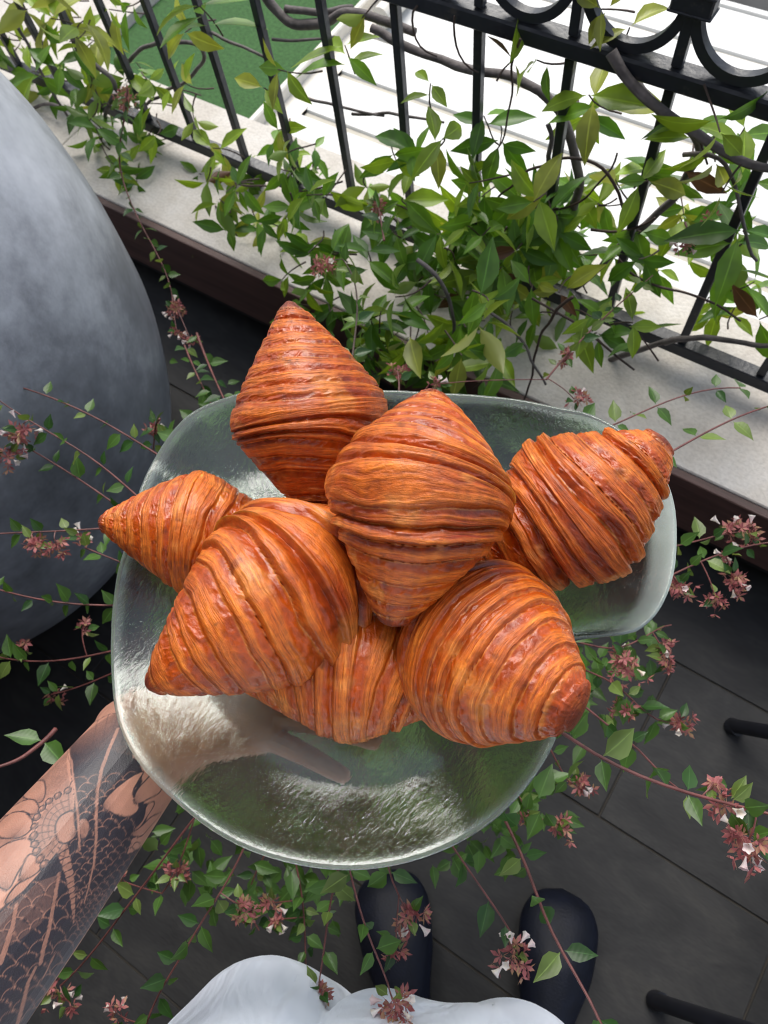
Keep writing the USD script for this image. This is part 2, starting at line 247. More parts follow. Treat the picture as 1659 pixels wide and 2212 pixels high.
# ---------------------------------------------------------------- railing
FY = .85
rail = thing('iron_railing', 'black wrought iron railing with square bars and ring ornaments along the top', 'railing')
obj('bottom_rail', box((-4, FY - .0125, .282), (2, FY + .0125, .307), .002), M['iron'], rail)
obj('mid_rail', box((-4, FY - .014, .718), (2, FY + .014, .742), .003), M['iron'], rail)
obj('top_rail', box((-4, FY - .02, .897), (2, FY + .02, .917), .003), M['iron'], rail)
BX = [-.077 + .131 * k for k in range(-17, 8)]
for i, x in enumerate(BX):
    b = .0064
    obj('bar', cat([box((x - b, FY - b, .308), (x + b, FY + b, .715), .0012), box((x - b, FY - b, .743), (x + b, FY + b, .896), .0012)]), M['iron'], rail)
    if i + 1 < len(BX):
        cx, cz, R = x + .0655, .8195, .0705
        a = np.linspace(0, 2 * np.pi, 49)[:-1]; w = .0062
        prof = [(-w, -w), (w, -w), (w, w), (-w, w)]
        V = np.array([[cx + (R * .86 + p) * math.cos(t), FY + q, cz + (R - .0 + p) * math.sin(t)] for t in a for p, q in prof]); n = len(a)
        F = []
        for k in range(n):
            for j in range(4):
                A, B_, C_, D_ = k * 4 + j, k * 4 + (j + 1) % 4, ((k + 1) % n) * 4 + (j + 1) % 4, ((k + 1) % n) * 4 + j
                F += [[A, C_, B_], [A, D_, C_]]
        obj('ring', trimesh.Trimesh(V, F, process=False), M['iron'], rail, smooth=40)
    obj('collar', cat([box((x - .0235, FY - .0115, .806), (x + .0235, FY + .0115, .828), .002), box((x - .025, FY - .013, .805), (x + .025, FY + .013, .808), .001), box((x - .025, FY - .013, .826), (x + .025, FY + .013, .829), .001)]), M['iron'], rail)
for x in (-2.6, -.98, 1.1):
    obj('rail_foot', box((x - .012, FY - .012, .25), (x + .012, FY + .012, .282), .002), M['iron'], rail)

# ---------------------------------------------------------------- big pot
pot = thing('garden_pot', 'huge round grey planter pot with smooth bulging side, left of the plate', 'pot', (-1.155, .066, 0))
zz = np.array([0, .03, .12, .25, .40, .52, .64, .76, .86, .93, .965, .985, .99, .985, .96, .86])
rr = np.array([.325, .345, .400, .448, .474, .476, .466, .438, .400, .365, .347, .35, .335, .318, .310, .30])
tt = np.linspace(0, 1, len(zz)); fine = np.linspace(0, 1, 90)
prof = np.c_[PchipInterpolator(tt, rr)(fine), PchipInterpolator(tt, zz)(fine)]
pm = trimesh.creation.revolve(np.vstack([[0, 0], prof, [0, .86]]), sections=128)
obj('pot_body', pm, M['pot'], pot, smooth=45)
a = np.linspace(0, 2 * np.pi, 129)
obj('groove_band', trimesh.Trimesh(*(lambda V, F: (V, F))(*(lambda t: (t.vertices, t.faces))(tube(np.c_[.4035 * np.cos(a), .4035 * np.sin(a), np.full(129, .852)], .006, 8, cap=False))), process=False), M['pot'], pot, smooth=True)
obj('soil', trimesh.creation.cylinder(.308, .01, sections=64, transform=trimesh.transformations.translation_matrix([0, 0, .875])), M['soil'], pot)

# ---------------------------------------------------------------- leaves
def leaf(base, d, nrm, L, W, curl=.25, fold=.35, shape='jas', twist=0.0):
    """one leaf: 7 stations x 5 across; u across in [-1,1], v along in [0,1]"""
    d = unit(d); nrm = nrm - d * (nrm @ d); nrm = unit(nrm); s = np.cross(d, nrm)
    v = np.array([0, .07, .22, .42, .62, .82, 1.0])
    w = np.array([.02, .10, .62, 1.0, .86, .40, .015]) if shape == 'jas' else np.array([.03, .12, .86, 1.0, .72, .30, .015])
    ang = -curl * v * 1.6
    dx = np.r_[0, np.cumsum(np.diff(v) * np.cos((ang[1:] + ang[:-1]) / 2))]; dz = np.r_[0, np.cumsum(np.diff(v) * np.sin((ang[1:] + ang[:-1]) / 2))]
    c = base + L * (dx[:, None] * d + dz[:, None] * nrm)
    u = np.array([-1, -.5, 0, .5, 1.0])
    nl = np.cos(ang)[:, None] * nrm - np.sin(ang)[:, None] * d
    V = c[:, None] + (W / 2) * w[:, None, None] * (u[None, :, None] * s + (fold * np.abs(u) ** 1.4)[None, :, None] * nl[:, None] + twist * (v[:, None] * u[None])[..., None] * nrm)
    i = np.arange(6)[:, None] * 5; j = np.arange(4)[None]
    A, B, C, D = (i + j).ravel(), (i + j + 1).ravel(), (i + j + 6).ravel(), (i + j + 5).ravel()
    F = np.vstack([np.c_[A, B, C], np.c_[A, C, D]])
    uv = np.c_[np.tile(u, 7), np.repeat(v, 5)]
    return V.reshape(-1, 3), F, uv
def put_leaf(parent, mat, *a, **k):
    V, F, uv = leaf(*a, **k); return obj('leaf', (V, F), mat, parent, smooth=True, uv=uv)

def join(parts):
    Vs, Fs, k = [], [], 0
    for V, F in parts: Vs.append(V); Fs.append(F + k); k += len(V)
    return np.vstack(Vs), np.vstack(Fs)

# ---------------------------------------------------------------- climbing vines on the railing
def twig_mesh(pts, r0, r1, seed, n=None, wob=.004, sides=7):
    n = n or max(8, int(sum(np.linalg.norm(np.diff(np.asarray(pts), axis=0), axis=1)) / .012))
    P = spline(pts, n); r_ = np.random.default_rng(seed)
    P = P + (np.stack([meshkit.noise(np.c_[np.arange(n) * .35, np.full(n, seed + 5.3 * k), np.zeros(n)]) for k in range(3)], 1) - .5) * 2 * wob
    rad = np.linspace(r0, r1, n) * (1 + .18 * (meshkit.noise(np.c_[np.arange(n) * .6, np.full(n, seed * 1.7), np.zeros(n)]) - .5))
    return tube(P, rad, sides), P
def dz(p, y0, spread, r_): return aty(p[0], p[1], y0 + r_.uniform(-spread, spread))

def vine(name, label, stems, nodes, seed, group=None):
    r_ = np.random.default_rng(seed)
    t = thing(name, label, 'climbing plant')
    for pts, y, rad, mat in stems:
        ys = y if np.ndim(y) else [y] * len(pts)
        m, _ = twig_mesh([aty(p[0], p[1], q) for p, q in zip(pts, ys)], rad, rad * .72, int(r_.integers(1e4)))
        obj('stem' if rad > .004 else 'twig', m, M[mat], t, smooth=True)
    count = 0; extra = [[] for _ in range(5)]
    for (u, v, k, size, tone, y) in nodes:
        back_row = y > .89
        base = aty(u, v, y); shoot = r_.normal(size=3); shoot[2] += .7; shoot[1] -= .5; shoot = unit(shoot)
        # a short shoot carrying opposite pairs
        back = base - shoot * .045 + np.array([r_.uniform(-.02, .02), .02, -.01])
        m, _ = twig_mesh([back, (back + base) / 2 + r_.normal(size=3) * .004, base], .0016, .001, int(r_.integers(1e4)), n=5, wob=.0, sides=5)
        obj('shoot', m, M['thin_twig'], t, smooth=True)
        a0 = r_.uniform(0, 6.28); e1 = unit(np.cross(shoot, [.3, .2, .9])); e2 = np.cross(shoot, e1)
        for j in range(k):
            pair, side = divmod(j, 2)
            az = a0 + pair * 1.57 + side * 3.14 + r_.normal() * .3
            out = math.cos(az) * e1 + math.sin(az) * e2
            d = unit(out + shoot * r_.uniform(-.1, .55) + np.array([0, -.08, -.35 * r_.uniform(0, 1.4)]))
            d = unit(d - CAMFWD * (d @ CAMFWD) * .55)
            L = size * r_.uniform(.72, 1.25); nrm = shoot + np.array([0, -.35, .6]) + r_.normal(size=3) * .25
            tn = tone + r_.choice([0, 0, 0, 1, -1, 1]); tn = int(np.clip(tn, 0, 3))
            if r_.random() < .012: tn = 4
            if count >= 295 or back_row: extra[tn].append(leaf(base - shoot * .014 * pair, d, nrm, L, L * r_.uniform(.34, .43), curl=r_.uniform(.05, .55), fold=r_.uniform(.15, .5))); continue
            put_leaf(t, JAS[tn], base - shoot * .014 * pair + d * .003, d, nrm, L, L * r_.uniform(.34, .43), curl=r_.uniform(.05, .55), fold=r_.uniform(.15, .5), twist=r_.normal() * .15)
            count += 1
    for tn in range(5):
        if extra[tn]: obj('foliage', join([x[:2] for x in extra[tn]]), JAS[tn], t, smooth=True, uv=np.vstack([x[2] for x in extra[tn]])).SetCustomDataByKey('kind', 'stuff')
    return t
G_, K_ = 'bark', 'thin_twig'
stems_r = [
    ([(1005, 760), (1012, 650), (1085, 598), (1160, 560), (1222, 480), (1247, 400), (1236, 320), (1205, 240), (1150, 182), (1050, 152), (930, 124), (850, 88), (800, 60)], .875, .0085, G_),
    ([(1090, 880), (1180, 842), (1280, 797), (1380, 757), (1434, 737)], .80, .0065, G_), ([(1434, 737), (1490, 728), (1560, 738), (1690, 742)], .80, .005, G_),
    ([(1319, 110), (1379, 185), (1440, 240), (1499, 290), (1495, 360), (1450, 430), (1404, 470), (1330, 540), (1240, 620), (1130, 660), (1010, 690)], .87, .0062, G_),
    ([(1319, 115), (1379, 190), (1479, 272), (1554, 322), (1700, 362)], .83, .007, G_),
    ([(1010, 690), (985, 600), (940, 540), (890, 500), (850, 470)], .83, .005, G_),
    ([(1030, 720), (1060, 640), (1110, 560), (1130, 480), (1190, 350), (1180, 270)], .86, .005, G_),
    ([(905, 15), (890, 50), (905, 100), (945, 125)], .83, .0017, K_), ([(985, 40), (985, 90), (1000, 130), (1035, 155)], .83, .0017, K_),
    ([(1125, 80), (1110, 150), (1100, 240), (1070, 330)], .83, .0017, K_), ([(1340, 450), (1240, 340), (1180, 350), (1100, 400), (1060, 470)], .82, .0024, K_),
    ([(1150, 640), (1230, 690), (1300, 740), (1370, 800)], .70, .0022, K_), ([(1010, 640), (1090, 700), (1140, 760), (1180, 830)], .66, .0026, G_), ([(1330, 560), (1400, 610), (1500, 640), (1600, 690)], .80, .0022, K_),
    ([(1240, 640), (1180, 700), (1150, 790), (1130, 860)], .66, .0024, K_), ([(900, 560), (960, 620), (980, 700), (970, 780)], .64, .0034, G_), ([(1120, 430), (1200, 450), (1290, 400), (1330, 330)], .84, .002, K_),
    ([(1475, 330), (1560, 350), (1600, 440), (1640, 560)], .84, .003, G_), ([(1280, 500), (1350, 500), (1420, 470)], .84, .0022, K_),
    ([(1090, 545), (1180, 545), (1290, 550)], .84, .002, K_), ([(760, 245), (829, 249), (900, 252), (960, 262)], .88, .0028, G_)]
nr = np.random.default_rng(21); nodes_r = []
for (u, v, k, s, tn) in [(1272, 205, 6, .072, 2), (1160, 130, 3, .055, 2), (1500, 272, 4, .06, 1), (1555, 285, 4, .06, 1), (1605, 498, 6, .08, 0), (1600, 560, 3, .06, 0), (1640, 690, 2, .07, 2),
                         (890, 328, 5, .066, 0), (1045, 250, 4, .066, 0), (1080, 310, 4, .066, 0), (1010, 390, 5, .06, 1), (1300, 20, 4, .05, 3), (1360, 60, 2, .05, 3), (1400, 390, 4, .055, 2), (1470, 390, 4, .055, 1),
                         (1545, 350, 4, .055, 2), (1560, 415, 3, .05, 2), (1380, 560, 4, .055, 0), (1385, 500, 3, .06, 1), (930, 180, 3, .05, 2), (1110, 130, 3, .05, 2)]:
    nodes_r.append((u, v, k, s, tn, nr.uniform(.79, .86)))
for _ in range(92):
    u, v = nr.normal(1000, 150), nr.normal(575, 125)
    if not (700 < u < 1350 and 300 < v < 850): continue
    nodes_r.append((u, v, int(nr.choice([4, 4, 5, 6])), nr.uniform(.052, .075), int(nr.choice([0, 0, 1, 1, 1, 2])), nr.uniform(.74, .87)))
for _ in range(9): nodes_r.insert(21, (nr.uniform(1090, 1480), 0, 3, nr.uniform(.045, .06), int(nr.choice([0, 1, 2])), nr.uniform(.68, .76)))
nodes_r = [(u, v if v else 610 + (u - 1050) * .42 + nr.uniform(-60, 40), k, s, tn, y) for u, v, k, s, tn, y in nodes_r]
for _ in range(30): nodes_r.insert(21, (nr.uniform(770, 1090), nr.uniform(640, 850), int(nr.choice([4, 5])), nr.uniform(.05, .07), int(nr.choice([0, 0, 1, 1, 2])), nr.uniform(.57, .66)))
for _ in range(40):
    u, v = nr.normal(1000, 125), nr.normal(610, 95)
    if 740 < u < 1300 and 380 < v < 850: nodes_r.append((u, v, 5, nr.uniform(.055, .075), 0, nr.uniform(.895, .93)))
for _ in range(26): nodes_r.append((nr.uniform(1200, 1680), nr.uniform(230, 700), 4, nr.uniform(.055, .07), int(nr.choice([0, 1, 1, 2])), nr.uniform(.895, .93)))
vine('climbing_vine', 'dense dark green leafy vine with thick grey stems, on the right half of the railing', stems_r, nodes_r, 5)
stems_l = [
    ([(560, -30), (585, 10), (640, 48), (700, 47), (750, 28), (830, 42), (900, 70)], .90, .0085, G_), ([(620, 15), (680, 22), (760, 20)], .91, .006, G_),
    ([(280, 130), (320, 97), (375, 90), (435, 102), (425, 150), (375, 190), (320, 222), (290, 240)], .875, .0042, G_),
    ([(180, 110), (205, 135), (235, 160), (236, 225), (222, 290), (212, 325)], .80, .0048, G_), ([(40, 60), (80, 140), (120, 210), (150, 260)], .80, .0036, G_),
    ([(640, 205), (700, 222), (737, 232), (830, 250)], .88, .003, G_), ([(590, 85), (660, 86), (720, 78)], .88, .0026, G_), ([(455, 75), (520, 100), (600, 145)], .86, .003, G_),
    ([(0, 250), (80, 230), (170, 250), (270, 330), (400, 420), (520, 500), (640, 560)], .80, .004, G_), ([(470, 445), (468, 520), (455, 590)], .76, .002, G_),
    ([(640, 560), (760, 600), (900, 660), (1000, 720)], .78, .0045, G_), ([(500, 395), (600, 395), (640, 365)], .80, .0022, K_)]
nl = np.random.default_rng(33); nodes_l = []
for (u, v, k, s, tn) in [(430, 12, 6, .088, 1), (400, 70, 3, .075, 3), (745, 98, 6, .08, 1), (600, 150, 4, .058, 2), (570, 190, 2, .066, 2), (400, 180, 3, .06, 3), (370, 190, 2, .05, 3), (420, 260, 4, .062, 2),
                         (460, 320, 6, .058, 2), (430, 375, 5, .06, 1), (415, 490, 6, .066, 0), (350, 450, 3, .062, 2), (330, 400, 3, .055, 2), (625, 370, 5, .07, 1), (575, 500, 6, .06, 0), (660, 490, 4, .06, 1), (700, 560, 4, .06, 1),
                         (75, 160, 4, .085, 1), (20, 155, 3, .08, 1), (110, 40, 5, .075, 3), (60, 20, 4, .075, 3), (180, 45, 5, .085, 3), (200, 90, 5, .08, 2), (150, 90, 4, .07, 1), (235, 20, 4, .06, 2), (130, 140, 4, .07, 0),
                         (195, 190, 5, .065, 0), (160, 230, 4, .06, 0), (250, 240, 4, .06, 0), (290, 230, 4, .06, 0), (220, 270, 4, .06, 0), (250, 300, 4, .055, 0), (300, 300, 3, .055, 0), (340, 290, 3, .055, 1), (530, 480, 3, .05, 1),
                         (120, 190, 4, .06, 0), (60, 215, 4, .07, 0), (270, 175, 3, .06, 0), (245, 205, 3, .05, 1), (790, 30, 2, .06, 2)]:
    nodes_l.append((u, v, k, s * .94, tn, nl.uniform(.76, .86)))
for _ in range(26): nodes_l.append((nl.uniform(-20, 330), nl.uniform(-20, 260), 4, nl.uniform(.05, .075), int(nl.choice([0, 1, 2, 3])), nl.uniform(.80, .93)))
for _ in range(12): nodes_l.append((nl.uniform(300, 700), nl.uniform(250, 420) , 4, nl.uniform(.045, .06), int(nl.choice([0, 1, 1, 2])), nl.uniform(.80, .88)))
for _ in range(12): nodes_l.append((nl.uniform(600, 800), nl.uniform(540, 700), int(nl.choice([4, 5, 6])), nl.uniform(.045, .06), int(nl.choice([0, 1, 1])), nl.uniform(.60, .66)))
for _ in range(16): nodes_l.insert(40, (nl.uniform(400, 740), nl.uniform(360, 560), int(nl.choice([4, 5, 6])), nl.uniform(.045, .062), int(nl.choice([0, 1, 1, 2])), nl.uniform(.66, .74)))
for _ in range(18):
    u = nl.uniform(160, 420); nodes_l.append((u, 250 + (u - 180) * 1.5 + nl.uniform(-30, 30), 4, nl.uniform(.045, .06), int(nl.choice([0, 0, 1])), nl.uniform(.70, .78)))
vine('climbing_vine', 'sparse vine with yellow-green leaves and bare looping stems, on the left half of the railing', stems_l, nodes_l, 8)

# ---------------------------------------------------------------- flowering shrub
def sepal_cluster(c, size, n, r_, out):
    """little five pointed calyx stars round c"""
    Vs, Fs = [], []; k = 0
    for _ in range(n):
        o = r_.normal(size=3); o[2] += .25; o = unit(o) + out * .5; p = c + o * size * r_.uniform(.25, 1.0)
        ax = unit(o + r_.normal(size=3) * .4); e1 = unit(np.cross(ax, [.2, .5, .84])); e2 = np.cross(ax, e1); a0 = r_.uniform(0, 6)
        for j in range(5):
            a = a0 + j * 1.257; d = math.cos(a) * e1 + math.sin(a) * e2; s = np.cross(ax, d); L = r_.uniform(.006, .0095)
            q = d + ax * r_.uniform(.25, .8)
            tri = np.array([p, p + q * L * .55 + s * L * .24, p + q * L, p + q * L * .55 - s * L * .24])
            Vs.append(tri); Fs.append(np.array([[0, 1, 2], [0, 2, 3]]) + k); k += 4
        st = np.array([p, c, c + np.array([.0006, .0004, 0])]); Vs.append(st); Fs.append(np.array([[0, 1, 2]]) + k); k += 3
    return np.vstack(Vs), np.vstack(Fs)
def bell(p, ax, L):
    """white funnel flower with five lobes"""
    ax = unit(ax); e1 = unit(np.cross(ax, [.3, .8, .5])); e2 = np.cross(ax, e1); n = 20
    t = np.array([0, .3, .65, .85, 1.0]); r = np.array([.05, .10, .20, .29, .36]) * L; a = np.arange(n) / n * 2 * np.pi
    V = []
    for i, (ti, ri) in enumerate(zip(t, r)):
        lob = 1 + (.18 * np.cos(5 * a) if i > 2 else 0 * a) * (i - 2) / 2
        V.append(p + ax * L * ti * (1 - (0 if i < 4 else .02)) + (ri * lob)[:, None] * (np.cos(a)[:, None] * e1 + np.sin(a)[:, None] * e2))
    V = np.vstack(V); F = []
    for i in range(4):
        for j in range(n):
            A, B, C, D = i * n + j, i * n + (j + 1) % n, (i + 1) * n + (j + 1) % n, (i + 1) * n + j; F += [[A, B, C], [A, C, D]]
    return V, np.array(F)
shrub = thing('flowering_shrub', 'arching shrub with small glossy leaves, red stems and pink flower heads, under the plate', 'shrub')
ROOT = np.array([-.13, .34, .0])
sr = np.random.default_rng(11)
def branch(pts, zs, clusters=(), leafL=.026, start=0, rad=.0015, dens=1.0, root=True, r_=sr, mat='twig', skip=()):
    P = [atz(u, v, z) for (u, v), z in zip(pts, np.interp(np.linspace(0, 1, len(pts)), np.linspace(0, 1, len(zs)), zs))]
    b = thing('branch', parent=shrub)
    full = P
    if root:
        d = P[0] - P[1]; h = P[0] + unit(d) * .09 + np.array([0, 0, .0]); top = .8 * h + .2 * ROOT; top[2] = min(P[0][2] + .0, .80)
        mid = .45 * h + .55 * ROOT; mid[2] = .6 * P[0][2]
        full = [ROOT + sr.normal(size=3) * np.array([.02, .02, 0]), mid, h] + P
        low = [full[0], full[1], full[2], P[0]]
    C = spline(full, 60 if root else 40)
    obj('stem', tube(C, np.linspace(rad * (1.6 if root else 1.1), rad * .55, len(C)), 6), M[mat], b, smooth=True)
    # leaves in opposite pairs along the visible run
    Q = spline(P, 200); seg = np.r_[0, np.cumsum(np.linalg.norm(np.diff(Q, axis=0), axis=1))]; step = .023 / dens
    s = .004 + r_.uniform(0, step * .6); flip = r_.integers(2)
    while s < seg[-1]:
        i = min(int(np.searchsorted(seg, s)), 198); p = Q[i]; T = unit(Q[i + 1] - Q[i])
        side = unit(np.cross(T, [0, 0, 1.0])); upv = unit(np.cross(side, T))
        a = (flip % 2) * 1.2 + r_.normal() * .35; flip += 1
        for sg in (-1, 1):
            if r_.random() < .16: continue
            o = sg * (math.cos(a) * side + math.sin(a) * upv); d = unit(o + T * r_.uniform(.2, .7) + np.array([0, 0, .12]))
            L = leafL * r_.uniform(.62, 1.15); nrm = np.array([0, 0, 1.0]) + upv * .5 + r_.normal(size=3) * .35
            put_leaf(b, ABE[int(r_.choice([0, 0, 1, 1, 1, 2]))], p + d * .002, d, nrm, L, L * r_.uniform(.48, .6), curl=r_.uniform(0, .4), fold=r_.uniform(.1, .4), shape='abe')
        s += step * r_.uniform(.75, 1.3)
    for (u, v, size, n, nf) in clusters:
        j = np.argmin([np.hypot(*(np.array(projpx(q)) - (u, v))) for q in Q]); c = atz(u, v, Q[j][2] - .004); out = unit(c - Q[j] + 1e-6)
        size *= .82; n = max(5, int(n * .8)); V, F = sepal_cluster(c, size, n, r_, out); obj('sepals', (V, F), M['sepal'], b)
        if np.linalg.norm(c - Q[j]) > .01:
            obj('flower_stalk', tube(spline([Q[j], (Q[j] + c) / 2 + [0, 0, .004], c], 8), .0007, 5), M[mat], b)
        if nf:
            for _ in range(nf):
                o = unit(r_.normal(size=3) + np.array([-.05, -.45, -.1])); obj('flower', bell(c + o * size * .75, o, r_.uniform(.008, .0105)), M['petal'], b, smooth=True)
        for _ in range(3):
            o = unit(r_.normal(size=3)); put_leaf(b, ABE[int(r_.choice([0, 1, 2]))], c + o * .006, o, np.array([0, 0, 1.0]) + r_.normal(size=3) * .3, leafL * r_.uniform(.45, .75), leafL * .35, shape='abe')
    return b
def projpx(p):
    q = ROT.T @ (np.asarray(p, float) - EYE); return CX + FPX * q[0] / q[2], CY + FPX * q[1] / q[2]
# left
branch([(345, 985), (215, 907), (100, 855), (-30, 818)], [.58, .62, .64], [(10, 822, .012, 8, 0)])
branch([(300, 1075), (200, 992), (95, 927), (-20, 850)], [.60, .63, .66], [(48, 930, .026, 26, 6)], dens=.8)
branch([(270, 1105), (150, 1022), (85, 982), (-20, 920)], [.58, .60, .62], [(20, 985, .018, 12, 2)], dens=.8)
branch([(260, 1138), (150, 1146), (60, 1150), (-40, 1155)], [.58, .60, .62], [(72, 1172, .018, 16, 0), (122, 1178, .016, 14, 0), (178, 1157, .010, 6, 3)])
branch([(290, 1226), (230, 1202), (182, 1182)], [.56, .58], [])
branch([(265, 1308), (180, 1306), (100, 1297), (-30, 1265)], [.56, .58], [])
branch([(260, 1402), (150, 1424), (60, 1428), (-30, 1412)], [.52, .50], [(48, 1400, .009, 5, 0), (178, 1362, .012, 7, 0)])
branch([(240, 1455), (180, 1480), (110, 1500)], [.42, .40], [(118, 1502, .014, 10, 1)])
branch([(120, 1575), (60, 1628), (-40, 1665)], [.66, .70], [], leafL=.034, rad=.0022, dens=.55, root=False)
branch([(345, 905), (335, 930), (330, 975)], [.56, .50], [(332, 925, .014, 14, 1)], root=False)
# bottom
branch([(335, 1880), (270, 1965), (205, 2050), (130, 2130)], [.52, .48, .44], [(122, 2140, .018, 16, 2), (150, 2165, .012, 8, 2)])
branch([(535, 1815), (490, 1905), (440, 1985), (395, 2060), (350, 2135), (312, 2225)], [.56, .55, .52], [(262, 2195, .012, 8, 2), (520, 1955, .015, 10, 0)], leafL=.027)
branch([(748, 1850), (768, 1930), (788, 1998), (812, 2060), (838, 2125)], [.66, .66, .64], [(850, 2160, .018, 20, 4)], leafL=.026, dens=.75)
branch([(833, 1850), (845, 1895), (862, 1935)], [.62, .60], [(885, 1975, .019, 24, 3), (855, 2040, .012, 12, 0)], mat='twig')
branch([(975, 1825), (1020, 1890), (1066, 1956), (1101, 2010)], [.62, .62, .60], [(1108, 2062, .02, 18, 6)], dens=.7)
branch([(1065, 1720), (1140, 1880), (1191, 2010), (1233, 2088), (1300, 2215)], [.66, .70, .72], [], leafL=.027, rad=.0018, dens=.62)
branch([(730, 1880), (714, 1950), (700, 2050), (692, 2105)], [.58, .56], [(690, 2140, .016, 18, 0)], dens=.8)
branch([(640, 1870), (655, 1960), (660, 2060), (662, 2110)], [.40, .36], [(592, 1950, .013, 10, 4), (600, 1985, .010, 6, 3)], dens=1.3)
branch([(410, 1800), (385, 1870), (350, 1930)], [.42, .40], [(380, 1882, .020, 20, 0), (270, 1905, .008, 3, 2)])
branch([(570, 1850), (540, 1920), (560, 2010)], [.36, .34], [(527, 1975, .012, 9, 0)], dens=1.2)
# right
branch([(1180, 1560), (1304, 1639), (1429, 1694), (1519, 1722), (1700, 1768)], [.74, .75, .74], [(1568, 1738, .014, 14, 1), (1618, 1812, .021, 30, 5)], leafL=.034, rad=.0021, dens=.55)
branch([(1265, 1528), (1329, 1579), (1384, 1624), (1439, 1684), (1514, 1722)], [.68, .66], [(1540, 1690, .010, 8, 0)], leafL=.026, dens=.8)
branch([(1320, 920), (1429, 872), (1519, 844), (1600, 838)], [.60, .60], [], dens=.8)
branch([(1425, 990), (1529, 932), (1680, 872)], [.66, .64], [], dens=.6, rad=.0017)
branch([(1440, 1184), (1500, 1170), (1545, 1158)], [.56, .54], [(1575, 1150, .022, 20, 2), (1618, 1150, .016, 12, 1)])
branch([(1445, 1245), (1529, 1207), (1680, 1170)], [.56, .54], [(1462, 1262, .020, 22, 2), (1580, 1248, .021, 22, 2), (1545, 1292, .016, 16, 0), (1570, 1200, .010, 6, 3)], dens=.9)
branch([(1260, 1390), (1330, 1400), (1420, 1360), (1450, 1350)], [.52, .48], [(1350, 1425, .028, 34, 2), (1440, 1395, .012, 10, 1), (1440, 1425, .012, 10, 0)], leafL=.028)
branch([(1270, 1450), (1330, 1480), (1385, 1530), (1440, 1560)], [.50, .46], [(1468, 1560, .018, 20, 2), (1355, 1530, .017, 16, 0)], leafL=.030)
branch([(1180, 1600), (1205, 1650), (1230, 1690)], [.44, .40], [(1248, 1690, .018, 18, 2)])
branch([(1110, 1700), (1150, 1760), (1190, 1770)], [.42, .40], [(1205, 1782, .022, 22, 0), (1135, 1768, .010, 3, 3)], leafL=.028)
# by the railing, hanging over the ledge edge
branch([(275, 190), (264, 280), (258, 345), (295, 465), (340, 550), (372, 640)], [.52, .40, .34, .32], [(272, 215, .024, 24, 4), (376, 665, .022, 26, 4), (412, 735, .014, 12, 4), (382, 715, .014, 10, 2)], rad=.0018, root=False)
branch([(398, 745), (428, 815), (460, 880)], [.40, .44], [], root=False, dens=.8)
branch([(425, 720), (452, 790), (490, 875)], [.42, .48], [], root=False, dens=.6, rad=.0019)
branch([(760, 850), (765, 740), (768, 620), (740, 560)], [.56, .56], [(708, 572, .024, 26, 2)], root=False, mat='thin_twig')
branch([(830, 520), (822, 470), (815, 430)], [.54, .54], [(815, 447, .018, 20, 1)], root=False)
branch([(1180, 820), (1270, 720), (1380, 620), (1410, 595)], [.52, .50], [(1222, 768, .016, 14, 0), (1240, 862, .018, 16, 2), (940, 830, .012, 8, 2)], root=False, rad=.0014)
branch([(860, 860), (862, 830), (858, 800)], [.5, .5], [(858, 805, .018, 18, 0)], root=False)
branch([(1480, 480), (1500, 505), (1525, 500)], [.56, .56], [(1480, 525, .016, 14, 2), (1530, 485, .018, 16, 0)], root=False, dens=.6)
# inner foliage that cannot be told apart: one mass under the plate
fr = np.random.default_rng(3); parts = []; uvs = []
def mass(n, cu, cv, su, sv, zlo, zhi, L0, tone):
    for _ in range(n):
        p = atz(cu + su * np.clip(fr.normal(), -1.7, 1.7), cv + sv * np.clip(fr.normal(), -1.7, 1.7), fr.uniform(zlo, zhi)); d = unit(fr.normal(size=3) * [1, 1, .5] + [0, 0, -.1]); L = L0 * fr.uniform(.7, 1.2)
        V, F, uv = leaf(p, d, np.array([0, 0, 1.0]) + fr.normal(size=3) * .4, L, L * fr.uniform(.48, .6), curl=fr.uniform(0, .4), fold=.25, shape='abe'); parts.append((V, F)); uvs.append(uv)
mass(520, 820, 1330, 260, 250, .28, .66, .032, 0); mass(90, 950, 1790, 110, 50, .30, .42, .028, 0); mass(70, 620, 1900, 90, 60, .22, .40, .028, 0); mass(50, 430, 1830, 60, 60, .25, .4, .027, 0)
mass(45, 1320, 1440, 60, 60, .30, .44, .028, 0); mass(40, 1130, 1740, 50, 60, .3, .4, .027, 0); mass(60, 560, 1000, 120, 160, .3, .5, .028, 0)
o = obj('foliage', join(parts), ABE[1], shrub, smooth=True, uv=np.vstack(uvs)); o.SetCustomDataByKey('kind', 'stuff')

# ---------------------------------------------------------------- glass plate
def sm(a, b, x): t = np.clip((x - a) / (b - a), 0, 1); return t * t * (3 - 2 * t)
PZ = .868
OUT = [(690, 838, .0), (835, 845, .004), (960, 853, .0), (1180, 880, .002), (1290, 903, .006), (1360, 945, .010), (1425, 1020, .006), (1452, 1195, .0), (1432, 1285, .004), (1384, 1348, .010), (1312, 1372, .012), (1245, 1366, .010), (1214, 1400, .0), (1210, 1480, -.006),
       (1196, 1580, -.004), (1150, 1665, .0), (1050, 1770, .0), (900, 1845, .0), (780, 1867, .0), (650, 1858, .001), (500, 1808, .004), (380, 1720, .006), (300, 1632, .010), (258, 1540, .006), (245, 1440, .002), (250, 1310, .004), (270, 1205, .012), (304, 1060, .008), (340, 990, .0), (410, 900, .004), (520, 850, .006)]
PC = atz(830, 1330, PZ); RIMZ = .884
rim = np.array([np.r_[atz(u, v, RIMZ + w)[:2], RIMZ + w] for u, v, w in OUT])
ang = np.arctan2(rim[:, 1] - PC[1], rim[:, 0] - PC[0]); order = np.argsort(ang); ang, rim = ang[order], rim[order]
